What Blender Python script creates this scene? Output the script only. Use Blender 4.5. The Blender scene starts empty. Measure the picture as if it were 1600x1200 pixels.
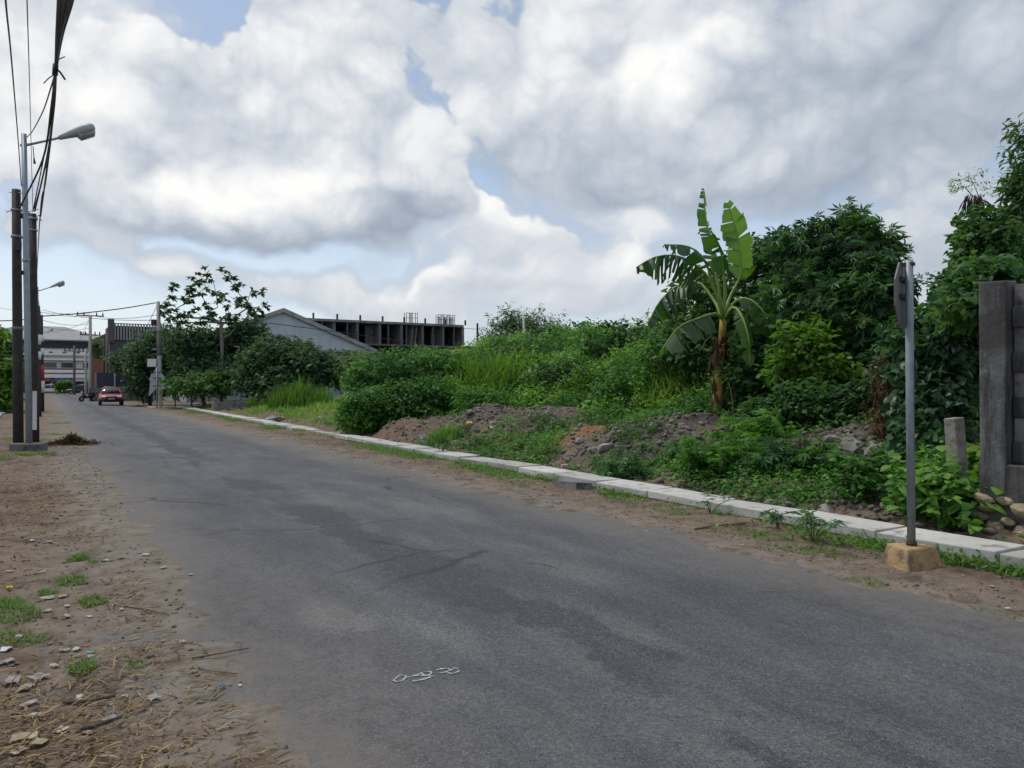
import bpy, math, random
import numpy as np
from mathutils import Vector, Matrix
R = math.radians
SC = bpy.context.scene
COL = SC.collection
F = 1200.0; EYE = 1.6; HOR = 602.0          # photo focal length in px, eye height, horizon row
TH = R(31.3); CT, ST = math.cos(TH), math.sin(TH)

# ------------------------------------------------------------------ camera
cam = bpy.data.cameras.new('camera'); camo = bpy.data.objects.new('camera', cam); COL.objects.link(camo)
cam.sensor_width = 36; cam.lens = 27.0; cam.clip_end = 6000; cam.clip_start = .05
camo.location = (0, 0, EYE); camo.rotation_euler = (R(90.1), 0, 0)
SC.camera = camo

# ------------------------------------------------------------------ node helper
class G:
    def __init__(s, tree): s.t = tree; s.L = tree.links
    def new(s, typ, props=None, out=0, **ins):
        n = s.t.nodes.new(typ)
        for k, v in (props or {}).items(): setattr(n, k, v)
        for k, v in ins.items():
            key = int(k[1:]) if k[0] == 'i' and k[1:].isdigit() else k.replace('_', ' ')
            s.set(n.inputs[key], v)
        return n.outputs[out] if out is not None else n
    def set(s, sock, v):
        if isinstance(v, bpy.types.NodeSocket): s.L.new(v, sock)
        else:
            if isinstance(v, tuple) and sock.type == 'RGBA' and len(v) == 3: v = (*v, 1)
            sock.default_value = v
    def m(s, op, a, b=0.0, c=0.0, clamp=False):
        return s.new('ShaderNodeMath', {'operation': op, 'use_clamp': clamp}, i0=a, i1=b, i2=c)
    def vm(s, op, a, b=(0, 0, 0)): return s.new('ShaderNodeVectorMath', {'operation': op}, i0=a, i1=b)
    def noise(s, vec, scale, detail=4, rough=.55, out=0, dist=0):
        return s.new('ShaderNodeTexNoise', out=out, Vector=vec, Scale=float(scale), Detail=float(detail), Roughness=rough, Distortion=float(dist))
    def smooth(s, x, a, b, lo=0.0, hi=1.0):
        return s.new('ShaderNodeMapRange', {'interpolation_type': 'SMOOTHSTEP'}, i0=x, i1=a, i2=b, i3=lo, i4=hi)
    def mix(s, f, a, b, blend='MIX'):
        n = s.t.nodes.new('ShaderNodeMix'); n.data_type = 'RGBA'; n.blend_type = blend
        s.set(n.inputs[0], f); s.set(n.inputs[6], a); s.set(n.inputs[7], b)
        return n.outputs[2]
    def ramp(s, f, stops):
        n = s.t.nodes.new('ShaderNodeValToRGB'); e = n.color_ramp.elements
        while len(e) < len(stops): e.new(.5)
        for el, (p, c) in zip(e, stops): el.position = p; el.color = (*c, 1) if len(c) == 3 else c
        s.set(n.inputs[0], f); return n.outputs[0]
    def attr(s, name, out=2): return s.new('ShaderNodeAttribute', {'attribute_name': name}, out=out)
    def objco(s): return s.new('ShaderNodeTexCoord', out=3)
    def geoco(s): return s.new('ShaderNodeNewGeometry', out=0)
    def bump(s, h, strength=.3, dist=.02): return s.new('ShaderNodeBump', Height=h, Strength=strength, Distance=dist)
    def sep(s, v): 
        n = s.t.nodes.new('ShaderNodeSeparateXYZ'); s.set(n.inputs[0], v); return n.outputs

# ------------------------------------------------------------------ sky: Nishita with cumulus
SUN_EL, SUN_AZ = R(64), R(-62)      # azimuth measured from +Y towards +X
def pix_dir(px, py):
    tx, tz = (px - 800) / F, (HOR - py) / F
    az = math.atan(tx); return az, math.atan(tz * math.cos(az))
W = bpy.data.worlds.new('World'); SC.world = W; W.use_nodes = True
W.node_tree.nodes.clear(); g = G(W.node_tree)
d = g.new('ShaderNodeTexCoord', out=0)
sky = g.new('ShaderNodeTexSky', {'sky_type': 'NISHITA', 'sun_disc': False, 'sun_elevation': SUN_EL, 'sun_rotation': SUN_AZ,
      'air_density': 1.0, 'dust_density': 1.2, 'ozone_density': 1.0})
# cumulus layer worked out once as a tone / cover table over azimuth and elevation, then mixed over the Nishita sky
_tab = np.random.default_rng(3).random((256, 256)).astype(np.float32)
_ga = np.random.default_rng(5).random((256, 256)) * 2 * math.pi; _gx = np.cos(_ga).astype(np.float32); _gy = np.sin(_ga).astype(np.float32)
def cell(x, y):
    xi = np.floor(x).astype(np.int32); yi = np.floor(y).astype(np.int32); fx = (x - xi).astype(np.float32); fy = (y - yi).astype(np.float32)
    sx = fx * fx * fx * (fx * (fx * 6 - 15) + 10); sy = fy * fy * fy * (fy * (fy * 6 - 15) + 10); xi &= 255; yi &= 255; xj = (xi + 1) & 255; yj = (yi + 1) & 255
    a = _gx[xi, yi] * fx + _gy[xi, yi] * fy; b = _gx[xj, yi] * (fx - 1) + _gy[xj, yi] * fy; c = _gx[xi, yj] * fx + _gy[xi, yj] * (fy - 1); e = _gx[xj, yj] * (fx - 1) + _gy[xj, yj] * (fy - 1)
    a += (b - a) * sx; c += (e - c) * sx; return a + (c - a) * sy
def cfbm(A, E, n, o, seed=0, billow=0.0, gain=.5):
    t = np.zeros_like(A); a = 1.0
    for i in range(o):
        k = n * 2 ** i / (2 * math.pi); q = cell(A * k + 37 * seed + 11 * i, E * k * 1.2 + 53 * seed + 7.3 * i)
        t += a * (q if not billow else (np.abs(q) - .2) * 1.7); a *= gain
    return t
CW, CH, E0, E1 = 4096, 1100, R(-6), R(90)
A1, E1_ = np.meshgrid(((np.arange(CW) + .5) / CW * 2 - 1) * math.pi, E0 + (np.arange(CH) + .5) / CH * (E1 - E0)); A1 = A1.astype(np.float32); E1_ = E1_.astype(np.float32)
wa = A1 + .07 * cfbm(A1, E1_, 32, 5, 1); we = E1_ + .055 * cfbm(A1, E1_, 32, 5, 2)
def blobs(lst):
    tot = np.zeros_like(A1)
    for px, py, sx, sy, w in lst:
        a, e = pix_dir(px, py); i0 = max(0, int(((a - 3.2 * sx / F) / math.pi + 1) / 2 * CW)); i1 = int(((a + 3.2 * sx / F) / math.pi + 1) / 2 * CW)
        sl_ = (slice(None), slice(i0, i1)); tot[sl_] += w * np.exp(-((wa[sl_] - a) * F / sx) ** 2 - ((we[sl_] - e) * F / sy) ** 2)
    return tot
big = cfbm(wa, we, 16, 3, 4); p2 = A1 + .25 * (wa - A1); p3 = E1_ + .25 * (we - E1_); puff = cfbm(p2, p3, 36, 7, 5, 1.0, .52) + .12; soft = cfbm(wa, we, 64, 5, 6)
def emboss(f, lst):
    t = np.zeros_like(f)
    for k, w in lst: t += w * (f - np.roll(np.roll(f, int(k * .6), 1), -k, 0))
    return t
relief = emboss(puff, ((3, .25), (8, .4), (20, .5))) * .55
def sm(x, a, b):
    t = np.clip((x - a) / (b - a), 0, 1); return t * t * (3 - 2 * t)
shade = np.zeros_like(A1); alpha = np.zeros_like(A1)
def sheet(den, edge, sh):
    global shade, alpha
    a = sm(den / edge, 0.0, 1.0); shade = shade * (1 - a) + np.clip(sh, 0, 1) * a; alpha = alpha + (1 - alpha) * a
front = sm(np.cos(A1), .55, .75)             # the mapped part of the sky; the rest carries the same kinds of cloud at random
# thin high veil
sheet(.35 + 1.2 * big + .5 * soft + blobs([(265, 22, 90, 50, -.7), (665, 150, 40, 60, -.5), (720, 230, 60, 60, -.5), (760, 275, 50, 40, -.5), (5, 235, 50, 60, -.4), (140, 425, 170, 30, -.2), (1238, 352, 50, 25, -.5), (480, 470, 120, 40, -.1)]), .9, .54 + .25 * soft + .2 * big)
# random cumulus outside the mapped part
rnd = cfbm(wa, we, 12, 3, 9)
sheet((-.05 + 1.5 * rnd + .5 * puff) * (1 - front) - .6 * front, .25, .60 + .45 * relief + .5 * (puff - .1) - .5 * rnd)
# low far cumulus
sheet(blobs([(738, 335, 52, 48, .9), (800, 372, 60, 40, .8), (640, 440, 150, 26, .7), (860, 440, 160, 40, .8), (955, 425, 48, 46, .9), (1040, 440, 120, 40, .7), (250, 432, 62, 26, .7), (1150, 300, 70, 26, .6), (1320, 400, 160, 50, .6), (430, 450, 90, 16, .4), (1250, 450, 140, 40, .6), (70, 335, 120, 40, .7), (1450, 420, 170, 60, .8), (170, 395, 120, 18, .4), (60, 470, 120, 24, .35), (520, 455, 220, 42, .55), (760, 470, 240, 45, .6), (1000, 490, 260, 45, .6), (330, 480, 110, 26, .3), (1350, 480, 300, 60, .6), (120, 400, 190, 46, .5), (330, 430, 160, 30, .35)]) + .55 * (puff - .05) - .42, .24 + .7 * sm(-we, -pix_dir(700, 380)[1], -pix_dir(700, 440)[1]),
      .52 + .5 * relief + blobs([(738, 325, 46, 36, .42), (795, 345, 36, 22, .3), (955, 412, 42, 32, .42), (640, 432, 120, 18, .16), (250, 424, 50, 18, .26), (1150, 286, 50, 14, .3), (860, 430, 120, 24, .1), (690, 430, 40, 14, .2), (1450, 430, 170, 60, -.12), (80, 345, 120, 40, -.05)]))
# great left cumulus
sheet(blobs([(90, 100, 150, 110, .9), (60, 260, 110, 60, .6), (330, 170, 170, 90, .9), (520, 130, 150, 110, 1.0), (440, 270, 240, 80, .9), (250, 290, 180, 70, .8), (620, 330, 110, 55, .9), (440, 375, 280, 30, .6), (635, 230, 50, 60, .4), (400, 40, 110, 60, .5), (600, 40, 90, 70, .8)]) + .5 * (puff - .05) - .40 - blobs([(265, 20, 85, 46, 1.1), (10, 240, 30, 50, .5)]), .24 + .75 * sm(-we, -pix_dir(400, 320)[1], -pix_dir(400, 395)[1]),
      .62 + .42 * relief + .35 * (puff - .1) + blobs([(110, 80, 120, 90, .26), (165, 235, 90, 50, .26), (430, 90, 120, 60, .18), (500, 275, 120, 34, .28), (340, 285, 80, 28, .16), (620, 100, 60, 50, .1), (440, 378, 320, 40, -.44), (650, 345, 90, 40, -.34), (300, 148, 60, 26, -.22), (215, 225, 56, 22, -.30), (535, 128, 66, 34, -.24), (160, 345, 120, 30, -.16)]))
# right cumulus bank
sheet(blobs([(860, 120, 170, 110, 1.0), (1040, 90, 170, 90, 1.0), (1010, 220, 240, 70, 1.0), (900, 290, 190, 34, .6), (1180, 130, 180, 110, .9), (1320, 200, 160, 90, .8), (1450, 150, 260, 220, .9), (740, 60, 110, 70, 1.0), (1560, 320, 120, 60, .4)]) + .5 * (puff - .05) - .42, .26 + .6 * sm(-we, -pix_dir(900, 250)[1], -pix_dir(900, 310)[1]),
      .58 + .38 * relief + .3 * (puff - .1) + blobs([(900, 50, 140, 60, .22), (1140, 38, 60, 28, .42), (1060, 110, 50, 56, .30), (860, 150, 90, 50, .14), (1230, 218, 42, 28, .28), (1120, 70, 60, 30, .15), (960, 300, 250, 44, -.36), (960, 88, 38, 34, -.28), (1190, 150, 110, 50, -.16), (1480, 120, 240, 180, -.32), (1330, 300, 130, 50, -.24), (760, 235, 60, 40, -.05), (930, 215, 90, 40, -.14)]))
px_ = np.ones((CH, CW, 4), np.float32); px_[..., 0] = shade; px_[..., 1] = alpha; px_[..., 2] = 0
cimg = bpy.data.images.new('cumulus_table', CW, CH, alpha=False, float_buffer=True); cimg.colorspace_settings.name = 'Non-Color'
cimg.pixels.foreach_set(px_.ravel()); cimg.update(); cimg.pack()
sunv = Vector((math.sin(SUN_AZ) * math.cos(SUN_EL), math.cos(SUN_AZ) * math.cos(SUN_EL), math.sin(SUN_EL)))
xs = g.sep(d); az = g.m('ARCTAN2', xs[0], xs[1]); el = g.m('ARCSINE', g.m('MINIMUM', g.m('MAXIMUM', xs[2], -1.0), 1.0))
cv = g.new('ShaderNodeCombineXYZ', X=g.m('ADD', g.m('MULTIPLY', az, 1 / (2 * math.pi)), .5), Y=g.m('DIVIDE', g.m('SUBTRACT', el, E0), E1 - E0))
tx = g.new('ShaderNodeTexImage', {'image': cimg, 'interpolation': 'Linear', 'extension': 'EXTEND'}, Vector=cv)
tc = g.t.nodes.new('ShaderNodeSeparateColor'); g.L.new(tx, tc.inputs[0])
cloud = g.ramp(tc.outputs[0], [(0, (.34, .40, .49)), (.3, (.47, .525, .60)), (.55, (.64, .68, .735)), (.8, (.84, .85, .865)), (1, (.97, .965, .955))])
cloud = g.vm('SCALE', cloud); cloud.node.inputs['Scale'].default_value = 7.7
# thin milky veil towards the horizon
veil = g.smooth(xs[2], 0.0, .33, .62, .15)
skyc = g.mix(veil, sky, (6.4, 6.9, 7.6))
fin = g.mix(tc.outputs[1], skyc, cloud)
bg = g.new('ShaderNodeBackground', Color=fin, Strength=.10)
g.L.new(bg, g.new('ShaderNodeOutputWorld', out=None).inputs[0])

sl = bpy.data.lights.new('sun', 'SUN'); sl.energy = 1.5; sl.angle = R(14); sl.color = (1, .95, .87)
so = bpy.data.objects.new('sun', sl); COL.objects.link(so)
so.rotation_euler = (-sunv).to_track_quat('-Z', 'Y').to_euler(); so.location = (0, 0, 40)
SC.view_settings.view_transform = 'Standard'; SC.view_settings.look = 'None'; SC.view_settings.gamma = 1
SC.view_settings.use_curve_mapping = False; SC.view_settings.exposure = 0.42
SC.render.engine = 'CYCLES'; cy = SC.cycles
cy.max_bounces = 5; cy.diffuse_bounces = 3; cy.glossy_bounces = 2; cy.transmission_bounces = 3; cy.caustics_reflective = False; cy.caustics_refractive = False

# ------------------------------------------------------------------ small maths
rng = np.random.default_rng(7); random.seed(7)
def P(px, py, Y): return np.array([(px - 800) / F * Y, Y, EYE + (HOR - py) / F * Y])
def uv2w(u, v, z=0.0): return np.array([u * CT - v * ST, u * ST + v * CT, z])
def w2uv(x, y): return x * CT + y * ST, -x * ST + y * CT
def ss(a, b, x):
    t = np.clip((x - a) / (b - a), 0, 1); return t * t * (3 - 2 * t)
def vnoise(x, y):
    x = np.asarray(x, float); y = np.asarray(y, float)
    xi = np.floor(x).astype(int); yi = np.floor(y).astype(int); fx = x - xi; fy = y - yi
    fx = fx * fx * fx * (fx * (fx * 6 - 15) + 10); fy = fy * fy * fy * (fy * (fy * 6 - 15) + 10)
    a = _tab[xi & 255, yi & 255]; b = _tab[(xi + 1) & 255, yi & 255]; c = _tab[xi & 255, (yi + 1) & 255]; e = _tab[(xi + 1) & 255, (yi + 1) & 255]
    return (a * (1 - fx) + b * fx) * (1 - fy) + (c * (1 - fx) + e * fx) * fy - .5
def fbm(x, y, o=4):
    s = 0; a = 1.0
    for i in range(o):
        s = s + a * vnoise(x * 2 ** i + 17.3 * i, y * 2 ** i + 9.1 * i); a *= .5
    return s
def gau(u, v, px, py, Y, r, rv=None):
    p = P(px, py, Y); uu, vv = w2uv(p[0], p[1]); rv = rv or r
    return np.exp(-((u - uu) / r) ** 2 - ((v - vv) / rv) ** 2)
def kerb_u(v): return 7.12 + .014 * v
def H(u, v):
    u = np.asarray(u, float); v = np.asarray(v, float)
    du = u - kerb_u(v)                                           # distance past the kerb line
    wob = .35 * fbm(v * .45, u * .2 + 4, 3) + .22 * fbm(v * 2.1, u * .9, 3) + .16 * fbm(v * 6.5, u * 5.0, 3)
    z = -.03 + .05 * ss(1.6 + wob, .65 + wob, u) + .05 * ss(5.2 + wob, 6.0 + wob, u)
    off = np.maximum(ss(1.2, .3, u), ss(5.2, 6.0, u))
    z = z + off * (.035 * fbm(u * 1.3, v * 1.3, 3) + .02 * fbm(u * 6, v * 6, 3))
    left = ss(.2, -1.2, u); z = z + left * (.05 + .07 * fbm(u * .9 + 5, v * .9, 4))
    z = np.where((du > -.35) & (du < .75), np.minimum(z, .012), z)
    near = ss(38, 28, v)
    lot = ss(.6, 1.3, du)
    z = z + lot * (.78 * ss(.7, 4.6, du) * (.25 + .75 * near))
    z = z + lot * (.22 * fbm(u * .8, v * .8, 4) + .10 * fbm(u * 3.1, v * 3.1, 3) + .04 * fbm(u * 9, v * 9, 2)) * ss(70, 40, v)
    heaps = (.45 * gau(u, v, 755, 640, 21, 1.0) + .35 * gau(u, v, 640, 668, 22.5, 1.3) + .32 * gau(u, v, 960, 695, 15, .9) + .30 * gau(u, v, 1075, 668, 15.2, 1.0)
             + .28 * gau(u, v, 850, 655, 19, 1.0) + .3 * gau(u, v, 1330, 650, 11.5, 1.2) + .3 * gau(u, v, 420, 650, 36, 1.2) + .25 * gau(u, v, 500, 645, 33, 1.5))
    z = z + heaps * lot
    win = ss(9.5, 14, v) * ss(37, 29, v)
    z = z + win * 1.9 * ss(12.2, 17.5, u) * ss(60, 45, u)
    z = z + 1.25 * gau(u, v, 655, 570, 27, 2.3, 2.0)
    return z
def ground_at(x, y):
    u, v = w2uv(x, y); return float(H(u, v))

# ------------------------------------------------------------------ object helpers
def props(o, label=None, cat=None, group=None, kind=None):
    if label: o['label'] = label
    if cat: o['category'] = cat
    if group: o['group'] = group
    if kind: o['kind'] = kind
    return o
def link(o, parent=None):
    COL.objects.link(o)
    if parent is not None: o.parent = parent
    return o
def empty(name, loc, rz=0.0, label=None, cat=None, group=None):
    o = link(bpy.data.objects.new(name, None)); o.location = tuple(loc); o.rotation_euler = (0, 0, rz); o.empty_display_size = .2
    return props(o, label, cat, group)
class MB:
    def __init__(s): s.v = []; s.f = []; s.n = 0
    def add(s, vs, fs):
        b = s.n; s.v.extend([tuple(map(float, p)) for p in vs]); s.f.extend([tuple(i + b for i in f) for f in fs]); s.n += len(vs); return s
    def box(s, c, h, rz=0.0, taper=1.0, rot=None, jit=0.0):
        vs = []
        for sz in (-1, 1):
            for sx, sy in ((-1, -1), (1, -1), (1, 1), (-1, 1)):
                k = taper if sz > 0 else 1
                p = Vector((sx * h[0] * k, sy * h[1] * k, sz * h[2])) + Vector([random.uniform(-jit, jit) for _ in range(3)])
                if rot is not None: p = rot @ p
                if rz: p = Matrix.Rotation(rz, 3, 'Z') @ p
                vs.append((p[0] + c[0], p[1] + c[1], p[2] + c[2]))
        return s.add(vs, [(3, 2, 1, 0), (4, 5, 6, 7), (0, 1, 5, 4), (1, 2, 6, 5), (2, 3, 7, 6), (3, 0, 4, 7)])
    def tube(s, pts, rad, sides=8, cap=True):
        pts = [Vector(p) for p in pts]; n = len(pts)
        rad = list(rad) if hasattr(rad, '__len__') else [rad] * n
        vs = []; ref = Vector((0, 0, 1))
        t0 = (pts[-1] - pts[0])
        if abs(t0.normalized().dot(ref)) > .9: ref = Vector((1, 0, 0))
        for i, p in enumerate(pts):
            t = (pts[min(i + 1, n - 1)] - pts[max(i - 1, 0)]).normalized()
            a = t.cross(ref).normalized(); b = t.cross(a).normalized()
            for k in range(sides):
                an = 2 * math.pi * k / sides; vs.append(p + (a * math.cos(an) + b * math.sin(an)) * rad[i])
        fs = [(i * sides + k, i * sides + (k + 1) % sides, (i + 1) * sides + (k + 1) % sides, (i + 1) * sides + k) for i in range(n - 1) for k in range(sides)]
        if cap: fs += [tuple(range(sides))[::-1], tuple((n - 1) * sides + k for k in range(sides))]
        return s.add(vs, fs)
    def loft(s, rings, cap=True):
        k = len(rings[0]); vs = [p for r in rings for p in r]
        fs = [(i * k + j, i * k + (j + 1) % k, (i + 1) * k + (j + 1) % k, (i + 1) * k + j) for i in range(len(rings) - 1) for j in range(k)]
        if cap: fs += [tuple(range(k))[::-1], tuple((len(rings) - 1) * k + j for j in range(k))]
        return s.add(vs, fs)
    def prism(s, poly, off):
        k = len(poly); vs = list(poly) + [tuple(np.array(p) + np.array(off)) for p in poly]
        return s.add(vs, [tuple(range(k))[::-1], tuple(range(k, 2 * k))] + [(j, (j + 1) % k, k + (j + 1) % k, k + j) for j in range(k)])
    def mesh(s, name, mat, smooth=False):
        me = bpy.data.meshes.new(name); me.from_pydata(s.v, [], s.f); me.materials.append(mat)
        import bmesh
        bm = bmesh.new(); bm.from_mesh(me); bmesh.ops.recalc_face_normals(bm, faces=bm.faces); bm.to_mesh(me); bm.free()
        if smooth: me.polygons.foreach_set('use_smooth', [True] * len(me.polygons))
        return me
    def build(s, name, mat, parent=None, smooth=False, bevel=0.0):
        o = link(bpy.data.objects.new(name, s.mesh(name, mat, smooth)), parent)
        if bevel:
            b = o.modifiers.new('bevel', 'BEVEL'); b.width = bevel; b.segments = 2; b.limit_method = 'ANGLE'
        return o
def np_mesh(name, verts, faces, mat, smooth=False, attrs=None):
    """faces: int array (M,k), all the same size"""
    me = bpy.data.meshes.new(name); verts = np.ascontiguousarray(verts, np.float32); faces = np.ascontiguousarray(faces, np.int32)
    me.vertices.add(len(verts)); me.vertices.foreach_set('co', verts.ravel())
    m, k = faces.shape; me.loops.add(m * k); me.loops.foreach_set('vertex_index', faces.ravel())
    me.polygons.add(m); me.polygons.foreach_set('loop_start', np.arange(0, m * k, k, dtype=np.int32))
    if smooth: me.polygons.foreach_set('use_smooth', np.ones(m, bool))
    for an, av in (attrs or {}).items():
        a = me.attributes.new(an, 'FLOAT', 'POINT'); a.data.foreach_set('value', np.ascontiguousarray(av, np.float32))
    me.update(calc_edges=True); me.materials.append(mat); return me

# ------------------------------------------------------------------ materials
def pbr(name, col=(.5, .5, .5), rough=.7, metal=0.0, var=.15, scale=6.0, bump=0.0, spec=.4, stain=None, coords='obj', streak=None):
    m = bpy.data.materials.new(name); m.use_nodes = True; g = G(m.node_tree); b = m.node_tree.nodes['Principled BSDF']
    co = g.objco() if coords == 'obj' else g.geoco()
    n = g.noise(co, scale, 5, .6)
    lo = tuple(c * (1 - var) for c in col); hi = tuple(min(1, c * (1 + var)) for c in col)
    c = g.ramp(n, [(.3, lo), (.7, hi)])
    if stain:
        s = g.smooth(g.noise(co, stain[1], 6, .65), stain[2], stain[2] + .15); c = g.mix(s, c, stain[0])
    g.set(b.inputs['Base Color'], c); b.inputs['Roughness'].default_value = rough; b.inputs['Metallic'].default_value = metal
    b.inputs['Specular IOR Level'].default_value = spec
    if streak:
        sk_ = g.smooth(g.noise(g.vm('MULTIPLY', co, (5, 5, .7)), 1.6, 6, .7), .42, .68); c = g.mix(sk_, c, streak); mo_ = g.smooth(g.noise(co, 2.5, 6, .7), .58, .7); c = g.mix(g.m('MULTIPLY', mo_, .7), c, tuple(x * 1.3 for x in col)); g.set(b.inputs['Base Color'], c)
    if bump: g.set(b.inputs['Normal'], g.bump(g.noise(co, scale * 6, 4, .6), bump, .02))
    return m
def leafmat(name, dark, mid, light, trans=.3, rough=.5, spec=.35, backcol=None):
    m = bpy.data.materials.new(name); m.use_nodes = True; g = G(m.node_tree); b = m.node_tree.nodes['Principled BSDF']
    t = g.attr('tint'); c = g.ramp(t, [(0, dark), (.5, mid), (1, light)])
    if backcol:
        bf = g.new('ShaderNodeNewGeometry', out=6); c2 = g.mix(bf, c, g.mix(.6, c, backcol))
    else: c2 = c
    g.set(b.inputs['Base Color'], c2); b.inputs['Roughness'].default_value = rough; b.inputs['Specular IOR Level'].default_value = spec
    tr = g.new('ShaderNodeBsdfTranslucent', Color=g.mix(1.0, c, (1.5, 1.6, .7), 'MULTIPLY'))
    mx = g.new('ShaderNodeMixShader', i0=trans, i1=b.outputs[0], i2=tr)
    g.L.new(mx, m.node_tree.nodes['Material Output'].inputs[0]); return m
M = {}
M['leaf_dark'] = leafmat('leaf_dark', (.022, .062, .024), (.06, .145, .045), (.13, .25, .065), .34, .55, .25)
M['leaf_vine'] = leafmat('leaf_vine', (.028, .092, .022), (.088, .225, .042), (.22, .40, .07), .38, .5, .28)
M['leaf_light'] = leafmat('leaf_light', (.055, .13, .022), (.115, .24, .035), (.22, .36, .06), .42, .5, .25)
M['leaf_glossy'] = leafmat('leaf_glossy', (.026, .076, .034), (.062, .155, .056), (.12, .25, .085), .3, .42, .35, (.06, .1, .07))
M['leaf_far'] = leafmat('leaf_far', (.032, .075, .042), (.072, .14, .066), (.14, .225, .095), .36, .55, .25)
M['grass'] = leafmat('grass_blade', (.055, .13, .028), (.125, .24, .045), (.24, .37, .08), .38, .55, .25)
M['dry'] = leafmat('dry_straw', (.09, .055, .03), (.24, .165, .085), (.44, .35, .2), .12, .8, .2)
M['deadvine'] = leafmat('dead_vine', (.045, .027, .018), (.115, .07, .042), (.21, .135, .08), .15, .85, .2)
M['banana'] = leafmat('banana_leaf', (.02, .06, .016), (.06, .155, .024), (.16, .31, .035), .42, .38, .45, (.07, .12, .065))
M['bark'] = pbr('bark', (.11, .085, .065), .9, var=.4, scale=9, bump=.5)
M['bark_pale'] = pbr('bark_pale', (.2, .19, .16), .9, var=.3, scale=8, bump=.4)
M['concrete'] = pbr('concrete', (.46, .45, .42), .9, var=.12, scale=5, bump=.25, stain=((.25, .23, .2), 3.0, .6))
M['concrete_dark'] = pbr('concrete_weathered', (.17, .165, .16), .95, var=.3, scale=4, bump=.4, stain=((.05, .05, .048), 2.2, .52))
M['metal_grey'] = pbr('galvanised_steel', (.29, .335, .37), .5, .55, .12, 8)
M['metal_dark'] = pbr('dark_steel', (.05, .042, .04), .75, .1, .35, 7, .2)
M['plate_back'] = pbr('sign_back', (.17, .165, .17), .6, .3, .15, 10)
M['black'] = pbr('black_rubber', (.02, .02, .022), .7)
M['white'] = pbr('white_paint', (.72, .72, .7), .6, var=.06)
M['cable'] = pbr('cable_sheath', (.028, .028, .03), .6)
M['red_paint'] = pbr('red_paint', (.42, .04, .04), .6)
M['glass'] = pbr('window_glass', (.03, .035, .04), .12, spec=.8)

def ground_px(px, py):
    Y = F * EYE / (py - HOR); return w2uv((px - 800) / F * Y, Y)
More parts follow.
